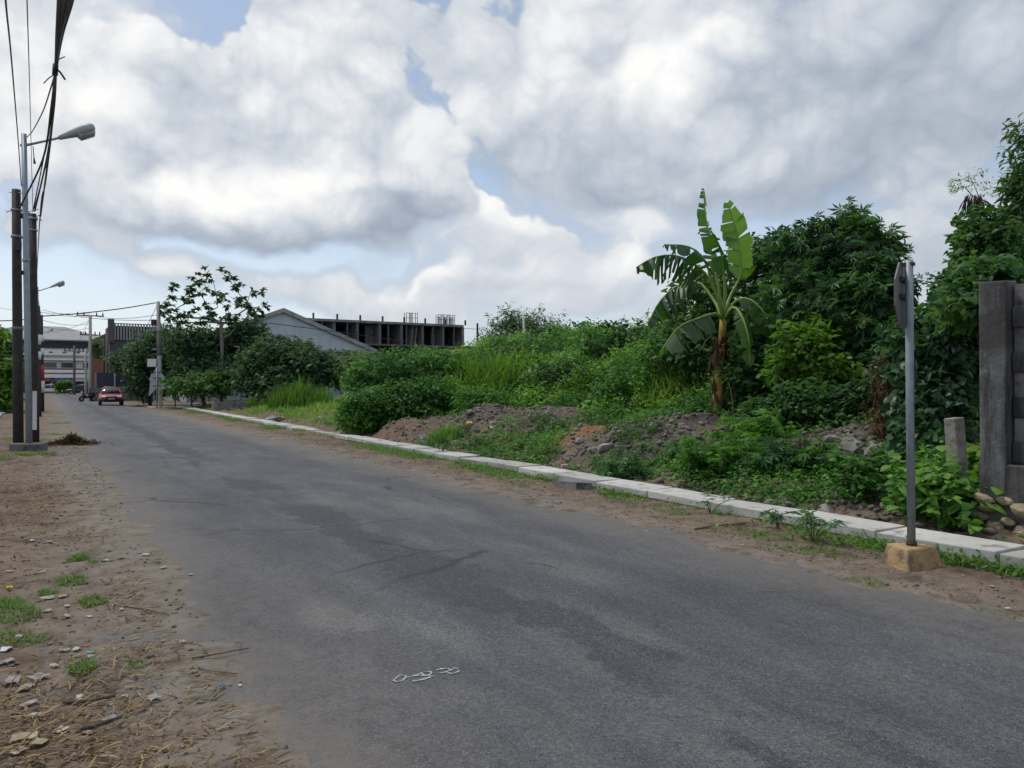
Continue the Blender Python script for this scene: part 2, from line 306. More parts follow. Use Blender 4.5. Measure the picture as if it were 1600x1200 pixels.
# ---- road and soil materials (u = object x, v = object y)
def road_material():
    m = bpy.data.materials.new('asphalt'); m.use_nodes = True; g = G(m.node_tree); b = m.node_tree.nodes['Principled BSDF']
    co = g.objco(); s = g.sep(co); u = s[0]
    st = g.vm('MULTIPLY', co, (1.0, .28, 1))
    big = g.noise(st, .55, 5, .6); mid = g.noise(st, 2.2, 6, .65)
    c = g.ramp(g.m('ADD', g.m('MULTIPLY', big, .6), g.m('MULTIPLY', mid, .4)), [(.34, (.064, .066, .074)), (.5, (.102, .104, .112)), (.64, (.16, .16, .162))])
    # older darker surfacing in irregular strips
    wv = g.m('ADD', u, g.m('MULTIPLY', g.m('SUBTRACT', g.noise(co, .9, 6, .65), .5), 1.5))
    band = g.m('MULTIPLY', g.smooth(wv, 2.55, 2.62), g.smooth(wv, 3.15, 3.05))
    brk = g.smooth(g.noise(st, .8, 4, .6), .38, .48)
    c = g.mix(g.m('MULTIPLY', g.m('MULTIPLY', band, brk), .7), c, (.047, .049, .056))
    # aggregate
    vo = g.new('ShaderNodeTexVoronoi', out=None, Vector=co, Scale=150.0)
    gr = g.new('ShaderNodeSeparateColor', i0=vo.outputs['Color'])
    sp = g.smooth(gr, .80, .97)
    c = g.mix(g.m('MULTIPLY', sp, g.smooth(g.noise(co, 1.1, 3), .3, .7, .22, .55)), c, (.27, .27, .265))
    dk = g.smooth(gr, .26, .06); c = g.mix(g.m('MULTIPLY', dk, .6), c, (.022, .022, .025))
    v2 = g.new('ShaderNodeTexVoronoi', out=None, Vector=co, Scale=62.0); g2 = g.new('ShaderNodeSeparateColor', out=1, i0=v2.outputs['Color']); c = g.mix(.5, c, g.mix(1.0, c, g.ramp(g2, [(0, (.55, .55, .56)), (.5, (1, 1, 1)), (1, (1.5, 1.48, 1.44))]), 'MULTIPLY'))
    # dust blown in from both verges, and stray pale patches
    ed = g.m('ADD', u, g.m('MULTIPLY', g.m('SUBTRACT', g.noise(g.vm('MULTIPLY', co, (1, .45, 1)), 1.3, 6, .62), .5), 1.6))
    dust = g.m('MAXIMUM', g.smooth(ed, 2.1, .8), g.smooth(ed, 4.6, 5.6))
    core = g.m('MULTIPLY', g.m('MAXIMUM', g.smooth(ed, 1.55, 1.0), g.smooth(ed, 5.0, 5.6)), .8)
    pat = g.smooth(g.noise(g.vm('ADD', st, (3.7, 1.2, 0)), 1.7, 5, .7), .66, .78)
    dust = g.m('MAXIMUM', dust, g.m('MULTIPLY', pat, .55))
    dust = g.m('MULTIPLY', dust, g.smooth(g.noise(co, 9, 7, .75), .28, .66))
    dust = g.m('MAXIMUM', dust, g.m('MULTIPLY', core, g.smooth(g.noise(co, 30, 5, .75), .3, .55)))
    c = g.mix(g.m('MULTIPLY', dust, .85), c, g.mix(g.noise(co, 5, 4), (.15, .13, .108), (.235, .21, .178)))
    for (sx, sy, ra, st_) in [(*ground_px(515, 968), .26, .5), (*ground_px(570, 976), .15, .6), (*ground_px(715, 1090), .14, .3)]:
        dd = g.vm('LENGTH', g.vm('MULTIPLY', g.vm('SUBTRACT', co, (sx, sy, 0)), (1, .6, 0))); dd = dd.node.outputs['Value']
        mk = g.m('MULTIPLY', g.smooth(g.m('ADD', dd, g.m('MULTIPLY', g.m('SUBTRACT', g.noise(co, 14, 7, .8), .5), ra * 3.4)), ra, ra * .4), g.m('MULTIPLY', g.smooth(gr, .1, .6), st_))
        c = g.mix(mk, c, (.25, .24, .215))
    # hairline cracks
    cr = g.new('ShaderNodeTexVoronoi', {'feature': 'DISTANCE_TO_EDGE'}, Vector=g.vm('ADD', co, g.vm('MULTIPLY', g.noise(co, 3, 5, out=1), (.28, .28, 0))), Scale=.42)
    crk = g.m('MULTIPLY', g.smooth(cr, .014, .003), g.smooth(g.noise(co, .5, 3), .50, .60))
    c = g.mix(g.m('MULTIPLY', crk, .7), c, (.03, .03, .03))
    g.set(b.inputs['Base Color'], c); b.inputs['Specular IOR Level'].default_value = .35
    g.set(b.inputs['Roughness'], g.m('ADD', .62, g.m('MULTIPLY', big, .3)))
    h = g.m('ADD', g.m('MULTIPLY', gr, .5), g.m('MULTIPLY', g.noise(co, 160, 3), .8))
    g.set(b.inputs['Normal'], g.bump(h, .9, .01)); return m
def soil_material():
    m = bpy.data.materials.new('soil'); m.use_nodes = True; g = G(m.node_tree); b = m.node_tree.nodes['Principled BSDF']
    co = g.objco(); s = g.sep(co)
    big = g.noise(co, .8, 6, .62); mid = g.noise(co, 4.5, 6, .68); fin = g.noise(co, 38, 5, .7)
    c = g.ramp(g.m('ADD', g.m('MULTIPLY', big, .45), g.m('MULTIPLY', mid, .55)), [(.33, (.085, .06, .043)), (.5, (.165, .12, .086)), (.66, (.25, .195, .145))])
    dust = g.m('MULTIPLY', g.attr('dust'), g.smooth(mid, .25, .7)); c = g.mix(dust, c, (.22, .198, .168))
    rub = g.attr('rubble'); rc = g.ramp(g.noise(co, 7, 6, .75), [(.3, (.045, .038, .032)), (.5, (.115, .095, .08)), (.7, (.225, .20, .175))]); c = g.mix(rub, c, rc)
    og = g.m('MULTIPLY', g.attr('orange'), g.smooth(g.noise(co, 3, 5, .7), .25, .55)); c = g.mix(og, c, g.ramp(fin, [(.3, (.2, .09, .045)), (.7, (.36, .165, .08))]))
    br = g.m('MULTIPLY', g.attr('brown'), g.smooth(g.noise(co, 2.2, 5, .7), .2, .5)); c = g.mix(br, c, g.ramp(mid, [(.3, (.105, .066, .046)), (.7, (.21, .145, .105))]))
    gn = g.attr('dark_soil'); c = g.mix(gn, c, (.03, .04, .016))  # dark green ground colour under thicket, shrubs and meadow
    dkp = g.smooth(g.noise(co, 1.7, 6, .7), .52, .66); c = g.mix(g.m('MULTIPLY', dkp, .65), c, (.055, .043, .033))
    c = g.mix(g.m('MULTIPLY', g.smooth(fin, .58, .75), .5), c, (.30, .27, .23))
    c = g.mix(g.m('MULTIPLY', g.smooth(fin, .42, .28), .6), c, (.035, .028, .022))
    g.set(b.inputs['Base Color'], c); b.inputs['Roughness'].default_value = .95; b.inputs['Specular IOR Level'].default_value = .2
    g.set(b.inputs['Normal'], g.bump(g.m('ADD', mid, g.m('MULTIPLY', fin, .5)), .9, .03)); return m
M['road'] = road_material(); M['soil'] = soil_material()
M['paint'] = pbr('worn_white_paint', (.40, .41, .42), .9, var=.35, scale=40, stain=((.10, .10, .11), 70.0, .48))

# ------------------------------------------------------------------ ground sheet
def axis(segs):
    out = []
    for a, b, st in segs: out += list(np.arange(a, b, st))
    return np.array(out + [segs[-1][1]])
us = axis([(-2500, -300, 550), (-300, -30, 45), (-30, -4, 3), (-4, -1.5, .25), (-1.5, 1.4, .07), (1.4, 5.0, .3), (5.0, 13.5, .085), (13.5, 20, .3), (20, 45, 1.5), (45, 300, 40), (300, 2500, 550)])
vs_ = axis([(-600, -20, 100), (-20, 0, 2), (0, 1.5, .25), (1.5, 17, .085), (17, 34, .17), (34, 60, .5), (60, 130, 4), (130, 400, 45), (400, 3000, 650)])
UU, VV = np.meshgrid(us, vs_, indexing='ij'); ZZ = H(UU, VV)
nu, nv = UU.shape; idx = np.arange(nu * nv).reshape(nu, nv)
faces = np.stack([idx[:-1, :-1], idx[1:, :-1], idx[1:, 1:], idx[:-1, 1:]], -1).reshape(-1, 4)
DU = UU - kerb_u(VV)
dust = np.clip(ss(-.6, .7, UU) * ss(2.5, 1, UU) + ss(6.9, 5.6, UU) * ss(4, 5, UU) * .85, 0, 1)
rub = ss(.9, 1.6, DU) * np.clip(.35 + 1.2 * fbm(UU * .7, VV * .7, 3) + .8 * gau(UU, VV, 760, 645, 21, 1.6) + .9 * gau(UU, VV, 1080, 668, 15, 1.8) + .8 * gau(UU, VV, 960, 700, 14.5, 1.5) + .8 * gau(UU, VV, 1330, 660, 11.5, 1.6), 0, 1)
org = np.clip(1.3 * gau(UU, VV, 800, 684, 17.5, .55, .5) + 1.5 * gau(UU, VV, 930, 662, 17.2, .8, .55) + .7 * gau(UU, VV, 880, 672, 17, .6), 0, 1)
brn = np.clip(1.5 * gau(UU, VV, 625, 680, 21.5, 1.0, 1.5) + .8 * gau(UU, VV, 560, 690, 21.5, .6), 0, 1)
dark_soil = np.clip(ss(13.2, 15.5, UU) + ss(4.5, 5.5, DU) * ss(26, 30, VV) + ss(10.5, 12.5, UU) * ss(10.5, 9.5, VV), 0, 1)
me = np_mesh('ground', np.stack([UU, VV, ZZ], -1).reshape(-1, 3), faces, M['soil'], True,
             {'dust': dust.ravel(), 'rubble': rub.ravel(), 'orange': org.ravel(), 'brown': brn.ravel(), 'dark_soil': dark_soil.ravel()})
o = link(bpy.data.objects.new('ground', me)); o.rotation_euler.z = TH; props(o, kind='structure')

# road sheet, 1.2 cm above the formation, its edges run under the verge soil
ru = axis([(.0, 6.2, .31)]); rv = axis([(-12, 60, 1.0), (60, 160, 5)])
A_, B_ = np.meshgrid(ru, rv, indexing='ij'); zz = .004 + .02 * np.sin(np.clip((A_ - .3) / 5.4, 0, 1) * math.pi)
idx = np.arange(A_.size).reshape(A_.shape); fcs = np.stack([idx[:-1, :-1], idx[1:, :-1], idx[1:, 1:], idx[:-1, 1:]], -1).reshape(-1, 4)
road = link(bpy.data.objects.new('road', np_mesh('road', np.stack([A_, B_, zz], -1).reshape(-1, 3), fcs, M['road'], True))); road.rotation_euler.z = TH; props(road, kind='structure')
def road_z(u): return .004 + .02 * math.sin(min(1, max(0, (u - .3) / 5.4)) * math.pi)
# cross street at the far end
mb = MB(); mb.add([(-60, 141, .03), (60, 141, .03), (60, 151, .03), (-60, 151, .03)], [(0, 1, 2, 3)])
o = mb.build('cross_street', M['road']); o.rotation_euler.z = TH; props(o, kind='structure')

# sprayed number on the asphalt: strokes traced on the ground plane
strokes = [[(250, 490), (300, 440), (360, 405), (430, 410), (445, 440), (390, 490), (310, 510), (250, 490)], [(445, 440), (520, 435)],
           [(540, 420), (620, 400), (690, 370), (760, 350), (830, 355), (840, 380), (800, 410), (710, 405), (690, 378)], [(540, 422), (680, 412), (800, 425), (900, 425)],
           [(550, 500), (640, 490), (750, 460), (830, 440)],
           [(920, 330), (1010, 310), (1090, 305), (1150, 330), (1120, 342), (1050, 365), (970, 377)], [(1090, 370), (1160, 387), (1230, 370), (1270, 345), (1250, 310), (1200, 295), (1150, 330)]]
for k, st in enumerate(strokes):
    mb = MB(); pts = [ground_px(590 + x * .1, 1020 + y * .1) for x, y in st]; wd = .0065 if k != 4 else .010
    fine_ = []
    for a, b in zip(pts[:-1], pts[1:]):
        for t in np.linspace(0, 1, 4)[:-1]: fine_.append((a[0] + (b[0] - a[0]) * t, a[1] + (b[1] - a[1]) * t))
    fine_.append(pts[-1]); L_, R_ = [], []
    for i, p in enumerate(fine_):
        q0 = fine_[max(0, i - 1)]; q1 = fine_[min(len(fine_) - 1, i + 1)]; dx, dy = q1[0] - q0[0], q1[1] - q0[1]; l = math.hypot(dx, dy) or 1
        w_ = wd * random.uniform(.6, 1.15); z = road_z(p[0]) + .004
        L_.append((p[0] - dy / l * w_, p[1] + dx / l * w_, z)); R_.append((p[0] + dy / l * w_, p[1] - dx / l * w_, z))
    n = len(L_); mb.add(L_ + R_, [(i, n + i, n + i + 1, i + 1) for i in range(n - 1)])
    o = mb.build('painted_stroke', M['paint'], road)

# ------------------------------------------------------------------ drain covered with concrete slabs
kerb = MB(); n = 64
for i in range(n - 1):
    pass
kv = np.linspace(.5, 60, 60); ring = []
for v in kv:
    u = kerb_u(v); ring.append([(u + .03, v, -.1), (u + .47, v, -.1), (u + .47, v, .03), (u + .03, v, .03)])
kerb.loft(ring); drain = kerb.build('kerb', M['concrete_dark']); drain.rotation_euler.z = TH; props(drain, kind='structure')
M['slab'] = pbr('slab_concrete', (.49, .485, .46), .92, var=.2, scale=1.6, bump=.35, stain=((.20, .185, .155), 3.2, .55), coords='geo')
nt_ = M['slab'].node_tree; g_ = G(nt_); b_ = nt_.nodes['Principled BSDF']; src = b_.inputs['Base Color'].links[0].from_socket
rn_ = g_.new('ShaderNodeObjectInfo', out=5); mud = g_.smooth(g_.noise(g_.geoco(), 1.1, 7, .75), .5, .72)
g_.set(b_.inputs['Base Color'], g_.mix(g_.m('MULTIPLY', mud, .6), g_.mix(1.0, src, g_.ramp(rn_, [(0, (.74, .74, .73)), (1, (1.08, 1.07, 1.05))]), 'MULTIPLY'), (.17, .145, .115)))
slabm = []
for k in range(5):
    mb = MB(); mb.box((0, 0, .0), (.26, .575, .055), jit=.008); slabm.append(mb.mesh('slab', M['slab']))
v = 1.2; k = 0
while v < 58:
    o = link(bpy.data.objects.new('slab', slabm[k % 5]), drain); L = random.uniform(.98, 1.04)
    sk = 1.0
    o.location = (kerb_u(v + .58) + .25 + random.uniform(-.015, .015), v + .58, .066 + random.uniform(-.008, .012))
    o.rotation_euler = (random.uniform(-.014, .014), random.uniform(-.035, .035), -.014 + random.uniform(-.012, .012) + (math.pi if k % 2 else 0))
    bv = o.modifiers.new('bevel', 'BEVEL'); bv.width = .012; bv.segments = 2
    v += 1.175; k += 1
# ------------------------------------------------------------------ foliage machinery
def tmpl(kind):
    if kind == 'ovate':
        v = [(0, 0, 0), (.42, .30, -.02), (1, 0, -.16), (.42, -.30, -.02), (.46, 0, .06)]; f = [(0, 1, 4), (1, 2, 4), (2, 3, 4), (3, 0, 4)]
    elif kind == 'lance':
        v = [(0, 0, 0), (.4, .13, 0), (1, 0, -.22), (.4, -.13, 0), (.42, 0, .04)]; f = [(0, 1, 4), (1, 2, 4), (2, 3, 4), (3, 0, 4)]
    elif kind == 'heart':
        v = [(.1, 0, 0), (-.04, .26, -.03), (.22, .46, -.06), (.62, .30, -.10), (1, 0, -.22), (.62, -.30, -.10), (.22, -.46, -.06), (-.04, -.26, -.03), (.4, 0, .05)]
        f = [(i, i + 1, 8) for i in range(7)] + [(7, 0, 8)]
    elif kind == 'palm':      # five to seven fingers from one point
        v = [(0, 0, 0)]; f = []
        for a, l in ((-100, .55), (-58, .8), (-20, 1.0), (20, 1.0), (58, .8), (100, .55)):
            c, s_ = math.cos(R(a)), math.sin(R(a)); b = len(v)
            v += [(l * .5 * c - .12 * s_ * l, l * .5 * s_ + .12 * c * l, .03), (l * c, l * s_, -.2 * l), (l * .5 * c + .12 * s_ * l, l * .5 * s_ - .12 * c * l, .03)]
            f += [(0, b + 2, b + 1), (0, b + 1, b)]
    return np.array(v, float), np.array(f, int)
def unit(a): return a / np.maximum(np.linalg.norm(a, axis=-1, keepdims=True), 1e-9)
def leaf_arrays(pos, nrm, tan, size, tint, kind):
    tv, tf = tmpl(kind); n = unit(nrm); t = unit(tan - n * np.sum(tan * n, -1, keepdims=True)); w = np.cross(n, t)
    V = pos[:, None, :] + size[:, None, None] * (tv[None, :, 0:1] * t[:, None, :] + tv[None, :, 1:2] * w[:, None, :] + tv[None, :, 2:3] * n[:, None, :])
    k = len(tv); Fc = tf[None] + (np.arange(len(pos)) * k)[:, None, None]
    return V.reshape(-1, 3), Fc.reshape(-1, 3), np.repeat(tint, k)
class Leaves:
    def __init__(s): s.V = []; s.F = []; s.T = []; s.n = 0
    def add(s, V, Fc, T): s.V.append(V); s.F.append(Fc + s.n); s.T.append(T); s.n += len(V)
    def sprigs(s, cen, axis, nper, size, length, kind, tint, tvar=.18, up=.7, droop=.3, sv=.3):
        """cen (N,3) sprig bases, axis (N,3) twig directions; leaves alternate along the twig"""
        N = len(cen); m = N * nper
        k = np.tile(np.arange(nper), N); c = np.repeat(cen, nper, 0); a = unit(np.repeat(axis, nper, 0))
        along = (k + rng.random(m)) / nper * length
        sidev = unit(np.cross(a, rng.normal(0, 1, (m, 3))))
        p = c + a * along[:, None] + sidev * (length * .06)
        tan = a * .5 + sidev + np.array([0, 0, -droop])
        nr = np.array([0, 0, 1.0]) * up + rng.normal(0, .42, (m, 3)) + a * .15
        sz = size * (1 + sv * rng.normal(0, 1, m)).clip(.45, 1.7)
        tt = (np.repeat(tint, nper) + rng.normal(0, tvar, m)).clip(0, 1)
        s.add(*leaf_arrays(p, nr, tan, sz, tt, kind))
    def blades(s, pos, h, w, lean, tint, segs=3):
        n = len(pos); an = rng.random(n) * 2 * math.pi; dr = np.stack([np.cos(an), np.sin(an), 0 * an], -1)
        sd = np.stack([-np.sin(an + rng.normal(0, .6, n)), np.cos(an), 0 * an], -1)
        V = np.zeros((n, 2 * segs + 1, 3))
        for k in range(segs + 1):
            t = k / segs; c = pos + dr * (h * lean * t ** 2)[:, None]; c[:, 2] += h * (t - .32 * lean * t ** 2.5)
            if k < segs:
                ww = (w * (1 - .55 * t))[:, None]; V[:, 2 * k] = c + sd * ww; V[:, 2 * k + 1] = c - sd * ww
            else: V[:, 2 * segs] = c
        tf = []
        for k in range(segs - 1): tf += [(2 * k, 2 * k + 1, 2 * k + 3), (2 * k, 2 * k + 3, 2 * k + 2)]
        tf.append((2 * segs - 2, 2 * segs - 1, 2 * segs)); tf = np.array(tf); q = 2 * segs + 1
        s.add(V.reshape(-1, 3), (tf[None] + (np.arange(n) * q)[:, None, None]).reshape(-1, 3), np.repeat(tint, q))
    def build(s, name, mat, parent=None, origin=None):
        V = np.concatenate(s.V); 
        if origin is not None: V = V - np.array(origin)
        return link(bpy.data.objects.new(name, np_mesh(name, V, np.concatenate(s.F), mat, True, {'tint': np.concatenate(s.T)})), parent)
def dir3(n):
    return unit(rng.normal(0, 1, (n, 3)))
def blob_sprigs(L, cen, rad, n, nper, size, length, kind, tint=.45, inner=.55, tvar=.16, lump=.3, low=-.75, up=.7, droop=.3):
    cen = np.array(cen, float); rad = np.array(rad, float)
    dd = dir3(int(n * 1.5)); dd = dd[dd[:, 2] > low][:n]; n = len(dd)
    r = inner + (1 - inner) * rng.random(n) ** .6
    lm = 1 + lump * 1.4 * fbm(dd[:, 0] * 2.3 + cen[0] * 3.1 + dd[:, 2] * 1.7, dd[:, 1] * 2.3 + cen[2] * 2 - dd[:, 2] * 2.1, 3)
    p = cen + dd * rad * (r * lm)[:, None]
    ax = dd + rng.normal(0, .45, (n, 3)) + np.array([0, 0, .25])
    tn = tint + .55 * fbm(p[:, 0] * .9 + p[:, 2], p[:, 1] * .9 - p[:, 2] * .8, 2) + rng.normal(0, .08, n)
    L.sprigs(p, ax, nper, size, length, kind, tn, tvar, up, droop)
    return p
def grow(mb, base, nodes, r0, tip, sides=6, bend=.12):
    """join every node to the nearest already joined point that lies nearer the base"""
    base = np.array(base, float); pts = [base]; par = [-1]
    order = sorted(range(len(nodes)), key=lambda i: np.linalg.norm(np.array(nodes[i]) - base))
    for i in order:
        p = np.array(nodes[i], float); best, bi = 1e9, 0
        for j, q in enumerate(pts):
            dz = q[2] - p[2]; c = np.linalg.norm(p - q) * (1 + max(0, dz) * .8) 
            if c < best: best, bi = c, j
        pts.append(p); par.append(bi)
    w = [1.0] * len(pts)
    for j in range(len(pts) - 1, 0, -1): w[par[j]] += w[j]
    wm = w[0]
    for j in range(1, len(pts)):
        a, b = pts[par[j]], pts[j]; ra = max(tip, r0 * (w[par[j]] / wm) ** .62 * .9); rb = max(tip * .8, r0 * (w[j] / wm) ** .62)
        ra = min(ra, rb * 1.7); mid = (a + b) / 2 + rng.normal(0, bend, 3) * np.linalg.norm(b - a) * .4
        mb.tube([a, mid, b], [ra, (ra + rb) / 2, rb], sides, cap=False)
    return mb
def shrub(name, label, cat, base, blist, mat, kind, size, length, nper=9, stems=5, group=None, r0=.04, tint=.45, dens=1.0, parts=('foliage', 'stem'), up=.7, droop=.3, lump=.3, inner=.5, bark='bark', tvar=.16):
    """blist: (centre xyz, radii xyz, sprig count)"""
    base = np.array(base, float); root = empty(name, base, 0, label, cat, group); L = Leaves(); nodes = []
    for c, r, n in blist:
        r = tuple(max(.45 * q_, q_ - .32 * length) for q_ in r)
        p = blob_sprigs(L, c, r, int(n * dens), nper, size, length, kind, tint, inner, tvar, lump, up=up, droop=droop)
        nodes.append(np.array(c)); nodes += [p[i] for i in rng.integers(0, len(p), min(stems, len(p)))]
    fo = L.build(parts[0], mat, root, base)
    mb = grow(MB(), (0, 0, -.1), [q - base for q in nodes], r0, .008); mb.build(parts[1], M[bark], root, True)
    return root
def PB(px, py, Y, rx, rz, ry=None):
    """blob from photo position and size at depth Y"""
    k = Y / F; return P(px, py, Y), (rx * k, (ry if ry else (rx + rz) / 2) * k, rz * k)
def on_ground(px, Y):
    x = (px - 800) / F * Y; return np.array([x, Y, ground_at(x, Y)])

# ------------------------------------------------------------------ vine thicket over the mound (one mass)
def scatter_uv(n, u0, u1, v0, v1):
    u = u0 + (u1 - u0) * rng.random(n); v = v0 + (v1 - v0) * rng.random(n); return u, v
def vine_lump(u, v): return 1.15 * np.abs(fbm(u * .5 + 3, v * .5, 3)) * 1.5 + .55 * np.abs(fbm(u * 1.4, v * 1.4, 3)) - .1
L = Leaves()
u, v = scatter_uv(36000, 11.2, 22, 9.0, 36)
du = u - kerb_u(v)
edge = 12.1 + 1.1 * fbm(v * .5, v * 0 + 2, 3) + .4 * fbm(v * 2, u * 2, 2) - .8 * ss(17, 24, v)
x, y = u * CT - v * ST, u * ST + v * CT
keep = (u > edge) & (rng.random(len(u)) < ss(24, 14, u) * .75 + .25) & (x > -.12 * y) & (x < .30 * y)
u, v, x, y = u[keep], v[keep], x[keep], y[keep]
lump = vine_lump(u, v); z = H(u, v) + .05 + ss(0, 1.2, u - edge[keep]) * (.12 + lump.clip(-.1, 1.6)) * rng.random(len(u)) ** .3
p = np.stack([x, y, z], -1); ax = np.stack([rng.normal(0, .6, len(u)) + .0, rng.normal(-.35, .6, len(u)), rng.normal(.25, .5, len(u))], -1)
tn = .40 + .85 * fbm(u * .7, v * .7, 3) + .2 * (lump - .3)  # random green patches, plus lumps lighter and hollows darker as painted relief
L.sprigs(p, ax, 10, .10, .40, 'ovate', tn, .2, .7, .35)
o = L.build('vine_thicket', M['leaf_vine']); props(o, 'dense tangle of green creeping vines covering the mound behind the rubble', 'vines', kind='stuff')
# taller shoots standing out of the mass
L = Leaves(); n = 1500
u, v = scatter_uv(n, 12.5, 20, 12, 33); x, y = u * CT - v * ST, u * ST + v * CT
k_ = (x > -.1 * y) & (x < .29 * y) & (fbm(u * .7 + 9, v * .7, 2) > .08); u, v, x, y = u[k_], v[k_], x[k_], y[k_]
p = np.stack([x, y, H(u, v) + .3 + .4 * rng.random(len(u))], -1); ax = np.stack([rng.normal(0, .4, len(u)), rng.normal(0, .4, len(u)), np.ones(len(u))], -1)
L.sprigs(p, ax, 14, .13, .8, 'ovate', .6 + .3 * rng.normal(0, 1, len(u)), .15, .6, .3)
o = L.build('vine_shoots', M['leaf_light']); props(o, 'pale green upright shoots rising from the vine mound', 'vines', kind='stuff')

# vine covered clump with an upright dark face, beside the drain
base = on_ground(600, 24.5)
bl = [(P(650, 580, 27), (2.0, 1.6, .75), 900), (P(690, 590, 27), (1.3, 1.2, .9), 500), (P(590, 600, 27), (1.2, 1.0, .75), 420), (P(660, 625, 24.6), (1.6, .8, .62), 640), (P(600, 640, 24.2), (1.25, .8, .62), 700), (P(560, 650, 23.6), (.6, .7, .66), 420), (P(635, 648, 23.9), (.95, .55, .5), 450), (P(700, 625, 25), (.7, .6, .6), 250)]
shrub('vine_clump', 'rounded dark vine clump with an upright face beside the slab covered drain', 'shrub', base, bl, M['leaf_vine'], 'ovate', .115, .34, 9, 4, tint=.36)

for px, Y, w_, h_, mt, kd, sz, tn_, lb in [(935, 22.5, .9, .8, 'leaf_light', 'ovate', .11, .3, 'pale rounded bush at the foot of the vine mound behind the orange soil'),
        (880, 24, 1.0, .8, 'leaf_dark', 'ovate', .12, .2, 'dark bush low on the vine mound'), (995, 25, 1.3, .9, 'leaf_dark', 'heart', .11, .3, 'dark creeper hump half way up the vine mound'),
        (840, 28, 1.5, .9, 'leaf_dark', 'ovate', .13, .25, 'dark hump of creeper near the bare pale pole'), (1040, 22, .8, .7, 'leaf_light', 'lance', .2, .45, 'bright long leafed bush left of the banana plant'),
        (910, 30, 1.4, 1.0, 'leaf_vine', 'heart', .13, .6, 'big leafed green hump on the crest of the vine mound'), (760, 22.5, .8, .6, 'leaf_vine', 'lance', .18, .5, 'long leafed weeds behind the grey rubble heap')]:
    b = on_ground(px, Y); shrub('mound_bush', lb, 'bush', b, [((b[0] + dx * w_, b[1] + dy * w_, b[2] + h_ * (.35 + dz)), (w_ * .7, w_ * .7, h_ * .75), 90) for dx, dy, dz in ((0, 0, .2), (.6, .1, 0), (-.55, 0, .05), (.1, -.4, -.1))], M[mt], kd, sz, .4, 9, 4, r0=.03, tint=tn_, lump=.6)
# tall cane grass behind the rubble heap
def grass_clump(name, label, px, Y, wd, n, h, w, lean, mat='grass', tint=.5, group=None, sq=1.0, cat='grass clump', kind=None):
    b = on_ground(px, Y); L = Leaves(); r = wd * np.sqrt(rng.random(n)); a = rng.random(n) * 6.283
    x = b[0] + r * np.cos(a); y = b[1] + sq * r * np.sin(a); uu, vv = w2uv(x, y)
    hh = h * (.5 + .6 * rng.random(n)) * (1.15 - .5 * r / wd)
    L.blades(np.stack([x, y, H(uu, vv) - .02], -1), hh, np.full(n, w) * (.7 + .6 * rng.random(n)), lean * (.3 + 1.2 * rng.random(n)), (tint + .22 * rng.normal(0, 1, n)).clip(0, 1), 4)
    o = L.build(name, M[mat], None, b); o.location = tuple(b); return props(o, label, cat, group, kind)
grass_clump('cane_grass', 'tall arching pale green cane grass above the grey rubble heap', 785, 26, 1.5, 1300, 2.0, .026, .65, tint=.42)
grass_clump('cane_grass', 'smaller pale cane grass clump between rubble heap and vine clump', 722, 25, .9, 420, 1.2, .022, .65, tint=.4)
grass_clump('cane_grass', 'bright green cane grass at the left foot of the banana plant', 1068, 19.5, 1.2, 900, 1.3, .022, .6, tint=.6)
grass_clump('reed_clump', 'tall upright reed clump in front of the dark roadside trees', 470, 40, 1.6, 900, 2.0, .03, .22, tint=.22)
grass_clump('reed_clump', 'upright reeds on the bright grass beside the vine clump', 655, 33, 1.4, 500, 1.7, .03, .25, tint=.5)
grass_clump('grass_tussock', 'arching grass tussock in front of the rubble heap', 690, 19.6, .38, 260, .55, .014, .7, tint=.5)
grass_clump('grass_tussock', 'small grass tussock on the rubble behind the drain slabs', 985, 13.6, .3, 130, .35, .01, .8, tint=.45)
# open meadow left of the vine clump and green patches on the lot: uncountable
L = Leaves(); n = 26000
u, v = scatter_uv(n, 8.4, 24, 25, 58); x, y = u * CT - v * ST, u * ST + v * CT
k_ = (x < -.1 * y) & (fbm(u * .5, v * .5, 3) > -.18) & (u > kerb_u(v) + 1.0 + .8 * rng.random(n)); u, v, x, y = u[k_], v[k_], x[k_], y[k_]
hh = (.22 + .35 * ss(9, 13, u)) * (.5 + rng.random(len(u))) * (1 + .8 * fbm(u * .4, v * .4, 2))
L.blades(np.stack([x, y, H(u, v) - .02], -1), hh, np.full(len(u), .022), .3 + .8 * rng.random(len(u)), (.72 + .5 * fbm(u * .6, v * .6, 3) + rng.normal(0, .1, len(u))).clip(0, 1), 3)
o = L.build('meadow_grass', M['grass']); props(o, 'bright green grass growing on the open lot before the dark trees', 'grass', kind='stuff')

# dead leaves, straw and crumbs on the right verge
# low creeping plants and grass over the rubble, densest in patches
L = Leaves(); n = 20000
u, v = scatter_uv(n, 7.9, 13.0, 3.5, 27); x, y = u * CT - v * ST, u * ST + v * CT; du = u - kerb_u(v)
dn = fbm(u * .9 + 2, v * .9 + 7, 3) + .55 * gau(u, v, 820, 705, 17, 1.1, 1.0) + .5 * gau(u, v, 740, 690, 18, .7) + .55 * gau(u, v, 1100, 740, 11, .9) + .6 * gau(u, v, 1160, 700, 12, 1.0) + .5 * gau(u, v, 1060, 695, 13.5, .5) - .8 * gau(u, v, 1080, 665, 15, .9) - .9 * gau(u, v, 625, 680, 21.5, 1.1) - .6 * gau(u, v, 755, 640, 21, 1.0) - .7 * gau(u, v, 930, 662, 17.2, .8) - .5 * gau(u, v, 800, 684, 17.5, .5)
k_ = (dn + .16 * rng.normal(0, 1, n) > .14) & (du > .75 + .3 * rng.random(n)); u, v, x, y, dn = u[k_], v[k_], x[k_], y[k_], dn[k_]
